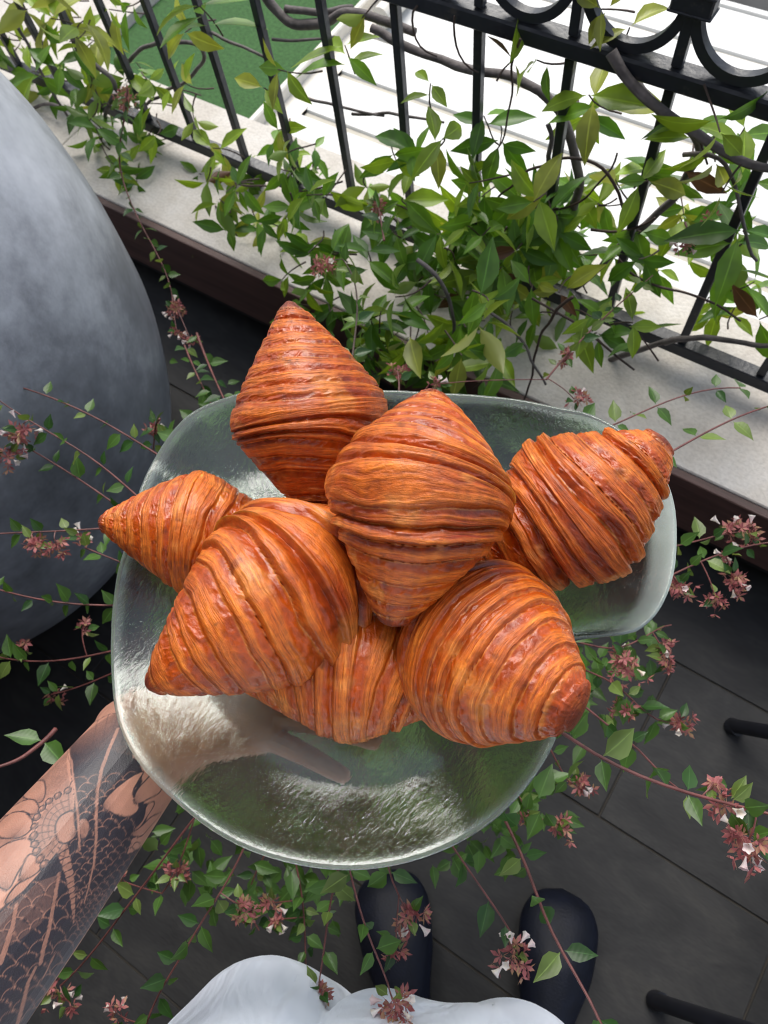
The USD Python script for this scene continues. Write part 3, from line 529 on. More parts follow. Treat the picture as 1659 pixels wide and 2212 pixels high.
rad = np.hypot(rim[:, 0] - PC[0], rim[:, 1] - PC[1])
def per(y):
    k = np.arange(-4, len(ang) + 4); f = PchipInterpolator(ang[k % len(ang)] + 2 * np.pi * (k // len(ang)), y[k % len(ang)])
    g_ = np.linspace(ang[0], ang[0] + 2 * np.pi, 721)[:-1]; w_ = f(g_); w_ = sum(np.roll(w_, q) * c for q, c in zip(range(-5, 6), np.hanning(13)[1:-1])) / np.hanning(13)[1:-1].sum()
    return lambda t: np.interp((np.asarray(t) - ang[0]) % (2 * np.pi), np.r_[g_ - ang[0], 2 * np.pi], np.r_[w_, w_[0]])
rs, zs_ = per(rad), per(rim[:, 2])
NT, NR = 360, 60
th = np.linspace(-np.pi, np.pi, NT, endpoint=False) + ang[0] + np.pi; rho = np.linspace(0, 1, NR)
def plate_pt(rho, th, off):
    f = np.clip((rho - .70) / .30, 0, 1) ** 1.5
    zr = zs_(th)
    flute = .0014 * np.sin(9 * th + 1.3 * np.sin(2 * th)) * np.clip((rho - .55) / .45, 0, 1) ** 2
    R_ = rs(th) * rho
    ripple = (meshkit.fbm(np.stack([R_ * np.cos(th) * 26, R_ * np.sin(th) * 26, 0 * R_ + (5 if off < -.004 else 0)], -1), 2, 6) - .5) * .0016
    z = PZ + (zr - PZ) * f + flute + ripple + off
    return np.stack([PC[0] + R_ * np.cos(th), PC[1] + R_ * np.sin(th), z], -1)
TH_, RH = np.meshgrid(th, rho[1:], indexing='xy')
top = plate_pt(RH, TH_, 0)                           # (NR-1, NT, 3)
bot = plate_pt(RH, TH_, -.006)
d_edge = np.stack([np.cos(th), np.sin(th), 0 * th], -1)
edge = [plate_pt(np.ones(NT), th, -.003 + .003 * math.cos(a)) + d_edge * .003 * math.sin(a) for a in np.linspace(0, np.pi, 9)[1:-1]]
rows = list(top) + edge + list(bot[::-1])
V = np.vstack(rows); nrw = len(rows); i = np.arange(nrw - 1)[:, None] * NT; j = np.arange(NT)[None]; j2 = (j + 1) % NT
A, B, C, D = (i + j).ravel(), (i + j2).ravel(), (i + NT + j2).ravel(), (i + NT + j).ravel()
F = np.vstack([np.c_[A, C, B], np.c_[A, D, C]])
V = np.vstack([V, plate_pt(0, th[:1], 0)[0], plate_pt(0, th[:1], -.006)[0]]); k = len(V)
F = np.vstack([F, np.c_[np.full(NT, k - 2), np.arange(NT), (np.arange(NT) + 1) % NT], np.c_[np.full(NT, k - 1), (nrw - 1) * NT + (np.arange(NT) + 1) % NT, (nrw - 1) * NT + np.arange(NT)]])
rho_row = np.r_[rho[1:], np.ones(len(edge)), rho[1:][::-1]]
frost = np.r_[np.repeat(.0 + .08 * np.clip((rho_row - .965) / .03, 0, 1) ** 1.5, NT), .0, .0] * (.75 + .5 * meshkit.fbm(V * 30, 3, 2))  # sky reflection along the rim painted in as a whitish diffuse edge
lobe = atz(1430, 1200, PZ) - PC; fa_ = np.arctan2(V[:, 1] - PC[1], V[:, 0] - PC[0]) - np.arctan2(lobe[1], lobe[0]); fa_ = (fa_ + np.pi) % (2 * np.pi) - np.pi
rv = np.r_[np.repeat(rho_row, NT), 0, 0]; frost = frost + .24 * sm(.915, .955, rv) * np.exp(-(fa_ / .33) ** 2) * (.6 + .8 * meshkit.fbm(V * 45, 3, 5))
plate = obj('glass_plate', (V, F), M['glass'], smooth=True, frost=frost)
tag(plate, 'large wavy edged clear glass plate carrying the croissants', 'plate')

# ---------------------------------------------------------------- croissants
LIGHT, AMBER, BROWN, DARK, PALE = map(np.array, ([.72, .190, .017], [.41, .063, .003], [.16, .018, .002], [.065, .010, .003], [.74, .28, .055]))
def croissant(label, tip1, mid, tip2, R, seed, b1=.13, b2=.13, slant=.07, tone=0.0, power=1.35, roll=0.0, steps=.05, edges=(.07, .21, .33, .47, .60, .74, .87), lam=1.0, slant2=.05):
    r_ = np.random.default_rng(seed)
    tip1, mid, tip2 = map(np.asarray, (tip1, mid, tip2)); ctrl = 2 * mid - (tip1 + tip2) / 2
    NU, NV = 380, 220
    x = np.linspace(-1, 1, NU); t = np.sign(x) * (1 - (1 - np.abs(x)) ** 1.12)
    s = (t + 1) / 2; ax = ((1 - s) ** 2)[:, None] * tip1 + (2 * s * (1 - s))[:, None] * ctrl + (s ** 2)[:, None] * tip2
    T = (2 * (1 - s))[:, None] * (ctrl - tip1) + (2 * s)[:, None] * (tip2 - ctrl); T /= np.linalg.norm(T, axis=1)[:, None]
    up = np.array([0, 0, 1.0]); N1 = up - T * (T @ up)[:, None]; N1 /= np.linalg.norm(N1, axis=1)[:, None]; N2 = np.cross(T, N1)
    v = np.arange(NV) / NV * 2 * np.pi + roll
    tt, vv = np.meshgrid(t, v, indexing='ij'); cv, sv = np.cos(vv), np.sin(vv)
    def nz(p, o=3, sd=0): return meshkit.fbm(p, o, seed * 13 + sd)
    ph = r_.uniform(0, 6.28, 4)
    warp = (nz(np.stack([tt * 2.2, cv * 1.1 + 7, sv * 1.1], -1), 3, 1) - .5) * .11
    at = np.abs(tt)
    sgn = np.where(tt >= 0, 1.0, -1.0)
    sl = slant * np.sin(vv + ph[0]) * np.where(tt >= 0, 1.0, -1.0) + slant2 * np.sin(vv + ph[2]) + .03 * np.sin(2 * vv + ph[1])
    a2 = np.clip(at + (sl + warp) * np.clip(1.15 - at, 0, 1) * np.clip(at * 5, 0, 1), 0, 1.2)
    E1 = np.r_[-edges[0] * 1.5, np.sort(np.array(edges) + r_.normal(size=len(edges)) * .020), 1.25]
    E2 = np.r_[-edges[0] * 1.5, np.sort(np.array(edges) * 1.02 + r_.normal(size=len(edges)) * .020), 1.25]
    ph_ = np.zeros_like(tt); idx = np.zeros(tt.shape, int)
    for E, msk in ((E1, tt >= 0), (E2, tt < 0)):
        k = np.clip(np.searchsorted(E, a2[msk]) - 1, 0, len(E) - 2); ph_[msk] = (a2[msk] - E[k]) / (E[k + 1] - E[k]); idx[msk] = k
    p = np.clip(ph_, 0, 1)
    body = np.where(tt < 0, b1, b2); ats = (np.sqrt(at * at + .0049) - .07) / (np.sqrt(1.0049) - .07); core = np.maximum(1 - ats ** power, 0)
    r0 = body + (1 - body) * core
    cap = np.sqrt(np.clip(1 - np.clip((at - .95) / .05, 0, 1) ** 2, 0, 1)); r0 = r0 * cap
    amp = .92 * steps * (.7 + .7 * nz(np.stack([idx * 3.1 + tt * .5, cv * .8, sv * .8], -1), 2, 2)) * (.45 + .55 * np.clip(r0 * 1.6, 0, 1))
    bold = r_.permutation([.22, .40, 1.3, .42, 1.0, .35, .7, .4, .3, .3, .3])[np.clip(idx, 0, 10)] * np.where(tt >= 0, 1, 0) + r_.permutation([.38, 1.2, .35, .5, 1.0, .40, .75, .35, .3, .3, .3])[np.clip(idx, 0, 10)] * np.where(tt < 0, 1, 0)
    amp = amp * bold
    saw = (2 * p - 1) - 2.0 * np.clip((p - .88) / .12, 0, 1) ** 2.0
    saw = saw + .35 * np.sin(np.pi * np.clip(p / .86, 0, 1))
    q2 = (a2 * 15 + 1.6 * nz(np.stack([tt * 2.0, cv * 1.2, sv * 1.2 + 3], -1), 2, 21) + idx * .37) % 1.0
    saw = saw + (.20 * (q2 - 1.0 * sm(.82, 1.0, q2)) - .06) * nz(np.stack([tt * 2.5 + idx, cv * 1.5, sv * 1.5], -1), 2, 22) * 2
    # laminations: fine lines round the body
    lw = (nz(np.stack([tt * 5, cv * 2.2, sv * 2.2], -1), 3, 3) - .5)
    # lamination lines drawn along the wrapped edge
    fine = meshkit.noise(np.stack([a2 * 62 + lw * 2.2 + idx * 9, cv * 1.6 + 3, sv * 1.6], -1), seed + 5)
    fine2 = meshkit.noise(np.stack([a2 * 130 + lw * 4.5, cv * 2.5, sv * 2.5 + 9], -1), seed + 6)
    lmask = np.clip(sm(.30, .56, p + (nz(np.stack([tt * 3 + idx * 5.0, cv * 1.3, sv * 1.3], -1), 3, 4) - .5) * .7) * (1 - sm(.90, .99, p)) * lam, 0, 1)
    lines = (.62 * fine + .38 * fine2 - .5) * 2
    lines = np.sign(lines) * np.abs(lines) ** .8
    blis = nz(np.stack([tt * 9, cv * 3.4, sv * 3.4], -1), 4, 7) - .5
    blis2 = np.abs(nz(np.stack([tt * 16, cv * 3.0, sv * 3.0], -1), 3, 8) - .5)
    big = nz(np.stack([tt * 1.6, cv * .9, sv * .9], -1), 2, 9) - .5
    rad_ = R * r0 * (1 + .06 * big) + R * (amp * saw) * np.clip(r0 * 3, 0, 1) * (cap > 0)
    rad_ = rad_ + np.clip(r0 * 3, 0, 1) * cap * (.00052 * lines * (.12 + .88 * lmask) + .0016 * blis * (1 - .5 * lmask) + .0012 * (.12 - blis2).clip(0) * 6 * (1 - lmask))
    # spiral relief on the tips
    tipm = sm(.86, .97, at); 
    rad_ = rad_ * (1 + tipm * .10 * np.sin(70 * at + vv * 1.0 * sgn))
    W = ax[:, None] + rad_[..., None] * (cv[..., None] * N1[:, None] + sv[..., None] * N2[:, None] * 1.0)
    W[0], W[-1] = W[0].mean(0), W[-1].mean(0)
    # colours of the bake
    hot = nz(np.stack([tt * 3.1, cv * 1.6, sv * 1.6], -1), 4, 10)
    spot = nz(np.stack([tt * 14, cv * 5, sv * 5], -1), 4, 12)
    glaze = AMBER[None, None] * (1 - .8 * sm(.44, .70, hot + tone * .6))[..., None] + BROWN[None, None] * .8 * sm(.44, .70, hot + tone * .6)[..., None]
    lamc = LIGHT + (AMBER - LIGHT) * np.clip(.45 - .55 * lines + tone * 1.0 + (hot - .5) * 1.3, 0, 1.25)[..., None]
    col = glaze + (lamc - glaze) * (lmask * .92)[..., None]
    crev = np.exp(-((p - .03) / .035) ** 2) * (at > .08) * np.clip(.4 + 1.6 * (spot - .3), 0, 1)
    col = col + (PALE - col) * (np.clip(crev * .6, 0, 1))[..., None]
    rimc = sm(.72, .86, p) * (1 - sm(.93, 1, p)) * np.clip(hot * 2.2 - .7, 0, 1)
    col = col + (BROWN - col) * (rimc * .35)[..., None]
    underside = sm(.25, .9, -cv) * .35
    col = col + (PALE * [.95, .85, .8] - col) * underside[..., None]
    pale = sm(.60, .74, nz(np.stack([tt * 4 + 3, cv * 1.8, sv * 1.8 + 4], -1), 4, 14)); col = col + (PALE - col) * (pale * .5)[..., None]
    burn = sm(.86, 1.02, at + (hot - .5) * .15) * .8; col = col + (DARK * 1.3 - col) * burn[..., None]
    dk = sm(.70, .80, spot); col = col + (DARK * 1.6 - col) * (dk * .5)[..., None]
    cen = np.r_[0, np.cumsum(np.hypot(np.linalg.norm(np.diff(ax, axis=0), axis=1), np.diff(R * r0[:, 0])))]
    half = np.linalg.norm(tip2 - tip1) / 2
    lay = (cen[:, None] + (a2 - at) * half * sgn * .8) / .00115 + lw * 2.0 + idx * 11.3 * sgn + tipm * 1.2 * np.sin(vv * 1.0)
    lmask = np.maximum(lmask, sm(.90, .96, at) * .9)
    shine = .22 + .26 * lmask + .10 * (spot - .5) + .1 * burn
    V = W.reshape(-1, 3); i = np.arange(NU - 1)[:, None] * NV; j = np.arange(NV)[None]; j2 = (j + 1) % NV
    A, B, C, D = (i + j).ravel(), (i + j2).ravel(), (i + NV + j2).ravel(), (i + NV + j).ravel()
    F = np.vstack([np.c_[A, C, B], np.c_[A, D, C]])
    mesh = trimesh.Trimesh(V, F, process=False)
    if mesh.volume < 0: F = F[:, ::-1]
    o = obj('croissant', (V, F), M['crust'], smooth=True, crust=np.clip(col.reshape(-1, 3), .004, .9), shine=np.clip(shine.ravel(), .15, .8), layers=np.stack([lay, cv * 1.9, sv * 1.9], -1).reshape(-1, 3), layered=np.clip(.04 + .80 * lmask, 0, 1).ravel())
    return tag(o, label, 'croissant', 'croissants piled on the glass plate')

croissant('upright croissant with pointed tip above the far rim, topmost in the photograph', atz(622, 650, .985), atz(668, 900, .950), atz(705, 1140, .915), .0490, 3, b1=.06, b2=.10, slant=.13, tone=.02, steps=.066, power=1.16, edges=(.06, .17, .29, .40, .52, .64, .76, .88))
croissant('dark glossy croissant on top of the pile in the middle of the plate', atz(932, 850, .985), atz(903, 1078, .990), atz(843, 1352, .970), .0500, 5, b1=.09, b2=.12, slant=.13, tone=.09, steps=.066, power=1.16, slant2=.12, edges=(.07, .19, .32, .44, .58, .72, .86))
croissant('croissant with bold stepped ridges and tip over the right rim', atz(1440, 950, .960), atz(1240, 1100, .935), atz(1040, 1235, .905), 0.0485, 8, b1=.15, b2=.12, slant=.08, tone=-.02, steps=.085, power=1.25, edges=(.08, .25, .41, .56, .72, .87))
croissant('small pale croissant with fine layers and tip past the left rim', atz(212, 1128, .925), atz(425, 1150, .915), atz(650, 1190, .905), .0385, 13, b1=.10, b2=.14, slant=.05, tone=-.14, steps=.055, power=1.2, edges=(.10, .25, .42, .58, .74, .88))
croissant('big shiny croissant pointing to the lower left with a twisted dark tip', atz(318, 1486, .955), atz(612, 1284, .946), atz(762, 1180, .886), .0530, 21, b1=.09, b2=.13, slant=.06, tone=.02, power=1.38, steps=.078, edges=(.06, .17, .28, .38, .50, .62, .74, .87))
croissant('round blunt croissant with a spiral end facing the lower right', atz(1258, 1540, .962), atz(1052, 1412, .936), atz(940, 1325, .888), .0505, 34, b1=.20, b2=.13, slant=.05, tone=.03, power=1.5, steps=.045, edges=(.07, .19, .31, .43, .55, .68, .82))
croissant('pale croissant lying at the bottom of the pile, partly hidden by two others', atz(490, 1455, .905), atz(765, 1438, .914), atz(1010, 1500, .900), .0445, 55, b1=.13, b2=.13, slant=.06, tone=-.16, steps=.055, edges=(.09, .24, .40, .56, .72, .87))

# ---------------------------------------------------------------- person
person = thing('person', 'person in white trousers and dark clogs holding the plate on a tattooed forearm', 'person')
def sphere_pts(c, r, n=None):
    n = n or (420 if r > .035 else 90)
    k = np.arange(n) + .5; ph = np.arccos(1 - 2 * k / n); th_ = np.pi * (1 + 5 ** .5) * k
    return np.asarray(c, float) + r * np.c_[np.cos(th_) * np.sin(ph), np.sin(th_) * np.sin(ph), np.cos(ph)]
def bones(bs):
    out = []
    for b in bs: out.append(manifold3d.Manifold.hull_points(np.vstack([sphere_pts(c, r) for c, r in b]).astype(np.float32)))
    return manifold3d.Manifold.batch_boolean(out, manifold3d.OpType.Add)
def smooth_mesh(man, length, it=12):
    man = man.refine_to_length(length); m = man.to_mesh(); t = trimesh.Trimesh(m.vert_properties[:, :3], m.tri_verts, process=True)
    trimesh.smoothing.filter_taubin(t, lamb=.5, nu=.53, iterations=it); return t
FWD, LEFT = np.array([-.50, .866, 0]), np.array([-.866, -.50, 0])
pel = np.array([.075, -.285, .87]); chest = pel + [0.0, 0, .27] + FWD * .06; shL = chest + LEFT * .185 + [0, 0, .08]; shR = chest - LEFT * .185 + [0, 0, .08]
LEGS = [(np.array([.150, -.245, .87]), np.array([.150, -.176, .55]), np.array([.272, -.235, .11])), (np.array([.0, -.325, .87]), np.array([-.066, -.245, .55]), np.array([.075, -.325, .11]))]
wr = atz(318, 1602, .828); fa = atz(60, 1930, .872); ARM = unit(wr - fa); el = fa - ARM * .125 + np.array([.0, 0, .01])
palm = atz(470, 1530, .846); HZ = .8505
def fing(pts, r0): return [[(np.r_[atz(*a_)[:2], a_[2]], r0 * (1 - .1 * k)), (np.r_[atz(*b_)[:2], b_[2]], r0 * (1 - .1 * (k + 1)))] for k, (a_, b_) in enumerate(zip(pts[:-1], pts[1:]))]
hand = [[(wr, .030), (wr + np.cross(ARM, [0, 0, 1]) * .018, .024), (wr - np.cross(ARM, [0, 0, 1]) * .018, .024), (atz(430, 1480, HZ - .004), .014), (atz(450, 1600, HZ - .004), .014)],
        [(atz(430, 1480, HZ - .004), .014), (atz(450, 1600, HZ - .004), .015), (atz(560, 1440, HZ - .002), .0115), (atz(590, 1520, HZ - .002), .012), (atz(585, 1590, HZ - .002), .011)]]
hand += fing([(560, 1440, HZ), (640, 1400, HZ - .001), (700, 1375, HZ), (745, 1360, HZ + .001)], .0092) + fing([(585, 1495, HZ), (680, 1480, HZ - .001), (755, 1475, HZ), (808, 1475, HZ + .001)], .0094)
hand += fing([(590, 1545, HZ), (680, 1560, HZ - .001), (755, 1580, HZ), (805, 1600, HZ + .001)], .0090) + fing([(580, 1592, HZ), (650, 1625, HZ - .001), (705, 1655, HZ), (740, 1675, HZ + .001)], .0080)
hand += fing([(430, 1490, HZ - .006), (440, 1410, HZ - .004), (470, 1350, HZ - .001), (500, 1310, HZ)], .0112)
up = np.cross(ARM, [0, 0, 1])
rF = 165 / FPX * depth(fa); rW = 124 / FPX * depth(wr)
bl = [[(fa, rF * .93), (wr, rW * .90)], [(el, .050), (fa, rF * .93)], [(el, .049), (shL + [0, 0, -.02], .058)]] + hand
bl += [[(shL, .062), (chest, .10), (shR, .062)], [(chest + [0, 0, .0], .105), (pel + [0, 0, .05], .115)], [(chest + [0, 0, .08], .06), (chest + [0, 0, .17] + FWD * .03, .05)],
       [(chest + [0, 0, .17] + FWD * .03, .05), (chest + [0, 0, .26] + FWD * .055, .072), (chest + [0, 0, .31] + FWD * .02, .088)],
       [(chest + [0, 0, .30] + FWD * .02, .085), (chest + [0, 0, .22] + FWD * .085, .04)], [(chest + [0, 0, .27] + FWD * .125, .008), (chest + [0, 0, .245] + FWD * .14, .012)]]
elR = np.array([.36, -.17, 1.06]); wrR = np.array([.13, -.115, 1.29])
bl += [[(shR, .056), (elR, .045)], [(elR, .044), (wrR, .030)], [(wrR, .028), (wrR + [-.05, .02, .05], .022)]]
for hip, knee, ank in LEGS: bl += [[(hip, .09), (knee, .06)], [(knee, .058), (ank, .04)], [(ank, .038), (ank + FWD * .07 + [0, 0, -.06], .028)], [(hip, .09), (pel + [0, 0, .02], .10)]]
bm = smooth_mesh(bones(bl), .006, 10)
AL = np.linalg.norm(wr - fa); e_up = unit(np.cross(np.cross(ARM, unit(EYE - (fa + wr) / 2)), ARM)); e_side = np.cross(e_up, ARM)
def on_arm(P): q = P - fa; return q @ ARM, q @ e_side, q @ e_up
for lim in (.0032, .0017):
    s_, w_, h_ = on_arm(bm.triangles_center); L_ = bm.edges_unique_length[bm.faces_unique_edges].max(1)
    fi = np.nonzero((s_ > -.06) & (s_ < AL + .02) & (h_ > -.012) & (np.abs(w_) < .09) & (L_ > lim * .75))[0]
    bm = bm.subdivide(face_index=fi)
s_, w_, h_ = on_arm(bm.triangles_center)
fi = np.nonzero((s_ > -.05) & (s_ < AL + .01) & (h_ > -.004) & (np.abs(w_) < .09) & (bm.area_faces > 3e-7))[0]; bm = bm.subdivide(face_index=fi)
# ink: a band of petals, beads, bars and scales drawn in unrolled forearm coordinates (along, around)
def unroll(s, w, h):
    return np.stack([s, np.arctan2(w, h) * (rF + (rW - rF) * s / AL)], -1)
def ink_pt(u, v):
    u, v = u * .34288, 1453.8 + v * .34288; d = ray(u, v)
    nrm = np.cross(ARM, e_side); tpar = ((fa - EYE) @ e_up) / (d @ e_up); P = EYE + d * tpar; s, w, h = on_arm(P); r = (rF + (rW - rF) * s / AL)
    tpar = ((fa - EYE) @ e_up + r * .75) / (d @ e_up); s, w, h = on_arm(EYE + d * tpar)
    q = w / (r * 1.05); return np.array([s, r * (math.asin(np.clip(q, -.93, .93)) + 2.2 * (q - np.clip(q, -.93, .93)))])
sk = on_arm(bm.vertices); UV = unroll(*sk); UV = np.where((np.abs(sk[1]) < .09)[:, None] & (np.abs(sk[2]) < .09)[:, None], UV, 9.0)
near = (UV[:, 0] > -.07) & (UV[:, 0] < AL + .03); Q = UV[near]; PXM = .34288 / FPX * depth(fa)   # metres per tattoo pixel
jit = (meshkit.fbm(np.c_[Q * 120, np.zeros(len(Q))], 3) - .5) * .0012; Q = Q + jit[:, None]
ink = np.zeros(len(Q)); lite = np.zeros(len(Q))
def seg_dist(poly):
    P = np.array([ink_pt(*p) for p in poly]); lo, hi = P.min(0) - .006, P.max(0) + .006
    sel = np.nonzero(((Q > lo) & (Q < hi)).all(1))[0]; q = Q[sel]; best = np.full(len(sel), 9.0); along = np.zeros(len(sel)); tot = len(P) - 1
    for k in range(tot):
        a_, b_ = P[k], P[k + 1]; ab = b_ - a_; t_ = np.clip(((q - a_) @ ab) / max(ab @ ab, 1e-12), 0, 1); d_ = np.linalg.norm(q - a_ - t_[:, None] * ab, axis=1)
        u_ = d_ < best; best[u_] = d_[u_]; along[u_] = (k + t_[u_]) / tot
    return sel, best, along
def inside(poly):
    P = np.array([ink_pt(*p) for p in poly]); x, y = Q[:, 0], Q[:, 1]; c = np.zeros(len(Q), bool); n = len(P)
    for k in range(n):
        (x1, y1), (x2, y2) = P[k], P[k - 1]; m_ = ((y1 > y) != (y2 > y)); xi = (x2 - x1) * (y - y1) / (y2 - y1 + 1e-12) + x1; c ^= m_ & (x < xi)
    return c
def smooth_poly(p, closed=True):
    p = np.array(p, float); q = np.vstack([p, p[:1]]) if closed else p; d = np.r_[0, np.cumsum(np.hypot(*np.diff(q, axis=0).T))]
    cs = CubicSpline(d, q, bc_type='periodic' if closed else 'natural'); return cs(np.linspace(0, d[-1], max(12, len(p) * 5)))
def stroke(poly, w=5, k=.95):
    sel, d_, _ = seg_dist(poly); m_ = np.clip(1.3 - d_ / (w * 2.0 * PXM / 2), 0, 1); ink[sel] = np.maximum(ink[sel], k * m_)
def light(poly, w=5, w2=None, k=1.0):
    sel, d_, al = seg_dist(poly); ww = w + ((w2 or w) - w) * al; m_ = np.clip(1.25 - d_ / (ww * PXM / 2), 0, 1); ink[sel] *= 1 - k * m_
def bar(poly, w, w2=None):
    sel, d_, al = seg_dist(poly); ww = (w + ((w2 or w) - w) * al) * PXM / 2; ink[sel] = np.where(d_ < ww, ink[sel] * .12, np.where(d_ < ww + 2.6 * PXM, .92, ink[sel]))
def petal(poly, shade=.0, w=5):
    sp = smooth_poly(poly); i_ = inside(sp); ink[i_] = shade; stroke(sp, w)
    c = np.array([ink_pt(*p) for p in poly]); b_ = c[0]; dd = np.linalg.norm(Q - b_, axis=1); ink[i_] = np.maximum(ink[i_], .55 * np.exp(-dd[i_] / (26 * PXM)))
dark = [(430, 380), (640, 480), (760, 520), (860, 560), (900, 640), (900, 830), (985, 840), (965, 1010), (880, 1060), (860, 1150), (1010, 1090), (860, 1330), (740, 1500), (620, 1690), (520, 1850), (400, 2020), (260, 2300), (-60, 2260), (-60, 1560), (40, 1480), (170, 1330), (300, 1200), (400, 1080), (450, 1030), (445, 700)]
i_ = inside(dark); V0 = ink_pt(500, 330); fade = np.clip((np.linalg.norm(Q - V0, axis=1) / PXM - 60) / 260, 0, 1); ink[i_] = .35 + .60 * fade[i_]
band = inside([(420, 330), (720, 200), (800, 420), (840, 620), (640, 640), (440, 560)]); sh = np.clip((np.linalg.norm(Q - ink_pt(640, 160), axis=1) / PXM - 80) / 330, 0, 1); ink[band] = np.maximum(ink[band], .85 * sh[band])
sideband = inside([(260, 560), (400, 440), (410, 660), (260, 780)]); ink[sideband] = .5
ink[inside([(-60, 600), (120, 560), (260, 560), (400, 420), (420, 700), (260, 800), (100, 1000), (60, 1300), (-60, 1400)])] = .10
lowL = inside([(-60, 1500), (60, 1470), (240, 1330), (360, 1300), (330, 1480), (260, 1600), (120, 1700), (-60, 1800)]); ink[lowL] = .62
def scales(x0, x1, y0, y1, r, wid, rot=0.0, keep=dark, lightk=.8):
    row = 0; yy_ = y0
    while yy_ < y1:
        xx_ = x0 + (r * .95 if row % 2 else 0)
        while xx_ < x1:
            arc = [(xx_ + r * math.cos(a_), yy_ - r * .95 * math.sin(a_)) for a_ in np.linspace(.05, np.pi - .05, 12)]
            cxy = ink_pt(xx_, yy_ - r * .9)
            light(arc, wid, k=lightk); inner = [(xx_ + (r - 8) * math.cos(a_), yy_ - (r - 8) * .95 * math.sin(a_)) for a_ in np.linspace(.05, np.pi - .05, 12)]; stroke(inner, 4, .9)
            xx_ += 1.9 * r
        yy_ += .8 * r; row += 1
scales(470, 880, 700, 1080, 62, 7); scales(480, 960, 1110, 1500, 48, 6); scales(520, 860, 1420, 1700, 34, 5)
scales(20, 460, 1420, 2240, 92, 8)
for a_, b_ in (((300, 1250), (0, 1560)),): pass
stroke([(465, 1030), (300, 1190), (150, 1350), (0, 1500), (-60, 1560)], 9)
for p_ in ([(640, 870), (680, 780), (800, 690), (905, 640), (865, 720), (850, 800), (900, 860), (850, 922), (790, 930), (700, 902)], [(858, 832), (870, 770), (935, 690), (1010, 630), (1060, 740), (965, 812)],
           [(875, 1012), (945, 935), (965, 845), (1012, 832), (965, 935), (905, 1002)], [(860, 1035), (905, 1002), (1040, 900), (1095, 880), (1000, 990), (925, 1042)],
           [(230, 780), (120, 700), (125, 590), (175, 568), (235, 595), (258, 670)], [(215, 860), (100, 830), (-20, 790), (0, 755), (100, 738), (185, 755)], [(60, 1020), (-40, 980), (-30, 850), (90, 822), (160, 872), (172, 960)],
           [(20, 1370), (-60, 1300), (-50, 1090), (80, 1030), (150, 1030), (192, 1115), (110, 1230)], [(112, 1320), (115, 1240), (180, 1140), (245, 1225), (170, 1305)], [(20, 1460), (80, 1345), (170, 1300), (245, 1255), (100, 1415)]): petal(p_)
for p_ in ([(380, 1120), (445, 1300), (482, 1450), (505, 1590)],):
    sel, d_, al = seg_dist(p_); ww = (66 - 52 * al) * PXM / 2; m_ = d_ < ww; ink[sel] = np.where(m_, .10 + .75 * (np.abs((al * 13) % 1 - .5) < .085), np.where(d_ < ww + 3 * PXM, .9, ink[sel]))
ring = [(430 + 105 * math.cos(a_), 985 + 115 * math.sin(a_)) for a_ in np.linspace(1.35, 4.9, 24)]
fan = inside([(430, 720), (300, 780), (220, 900), (200, 1020), (240, 1160), (300, 1200), (430, 1040), (450, 900)]); ink[fan] = .12
for a_ in np.linspace(1.75, 4.6, 12): stroke([(430 + 110 * math.cos(a_), 985 + 112 * math.sin(a_)), (430 + 235 * math.cos(a_), 985 + 240 * math.sin(a_))], 3.5, .7)
for q_ in (150, 190): stroke([(430 + q_ * math.cos(a_), 985 + q_ * 1.02 * math.sin(a_)) for a_ in np.linspace(1.75, 4.6, 20)], 3.5, .7)
petal([(470, 1030), (385, 1090), (340, 1040), (330, 960), (370, 895), (440, 880), (455, 960)], .05, 5)
stroke(ring, 5)
for x_, y_ in ((400, 730), (335, 755), (280, 790), (235, 832), (203, 888), (190, 950), (186, 1015), (195, 1072), (210, 1122), (236, 1176), (266, 1216)):
    c_ = ink_pt(x_, y_); d_ = np.linalg.norm(Q - c_, axis=1) / PXM; ink[d_ < 27] = .95; ink[d_ < 20] = .45; ink[np.linalg.norm(Q - ink_pt(x_ - 5, y_ - 5), axis=1) / PXM < 10] = .05
petal([(500, 1060), (505, 930), (545, 950), (556, 1010), (540, 1050)], .15, 4)
bar([(404, 340), (425, 520), (445, 720), (475, 920), (500, 1130)], 17, 13); bar([(715, 340), (660, 480), (615, 620), (595, 760), (598, 900), (610, 1060), (610, 1220), (590, 1360), (570, 1470)], 26, 12)
bar([(372, 1290), (345, 1480), (325, 1640), (295, 1760), (285, 1850)], 20, 30); bar([(250, 1880), (205, 1970), (185, 2080), (160, 2240)], 22, 36); bar([(95, 1470), (75, 1600), (40, 1720), (0, 1830)], 20, 34); bar([(380, 1800), (345, 1880), (310, 1960)], 18, 10)
for p_ in ([(600, 215), (580, 300), (560, 420)], [(665, 200), (640, 300), (620, 400)], [(720, 215), (700, 290), (660, 380)], [(560, 195), (610, 215), (664, 200), (720, 212)]): stroke(p_, 3.5, .75)
tone_ = (meshkit.fbm(np.c_[Q * 900, np.zeros(len(Q))], 3, 4) - .5) * .25
ink = np.clip(ink + tone_ * (ink > .08) * (ink < .9), 0, .97)
cols = np.tile(np.array([.38, .19, .132]), (len(bm.vertices), 1)); INK = np.array([.011, .013, .022])
cols[near] = cols[near] + (INK - cols[near]) * (ink ** .5)[:, None]
obj('body', (np.array(bm.vertices), np.array(bm.faces)), M['skin'], person, smooth=True, skin_ink=cols)
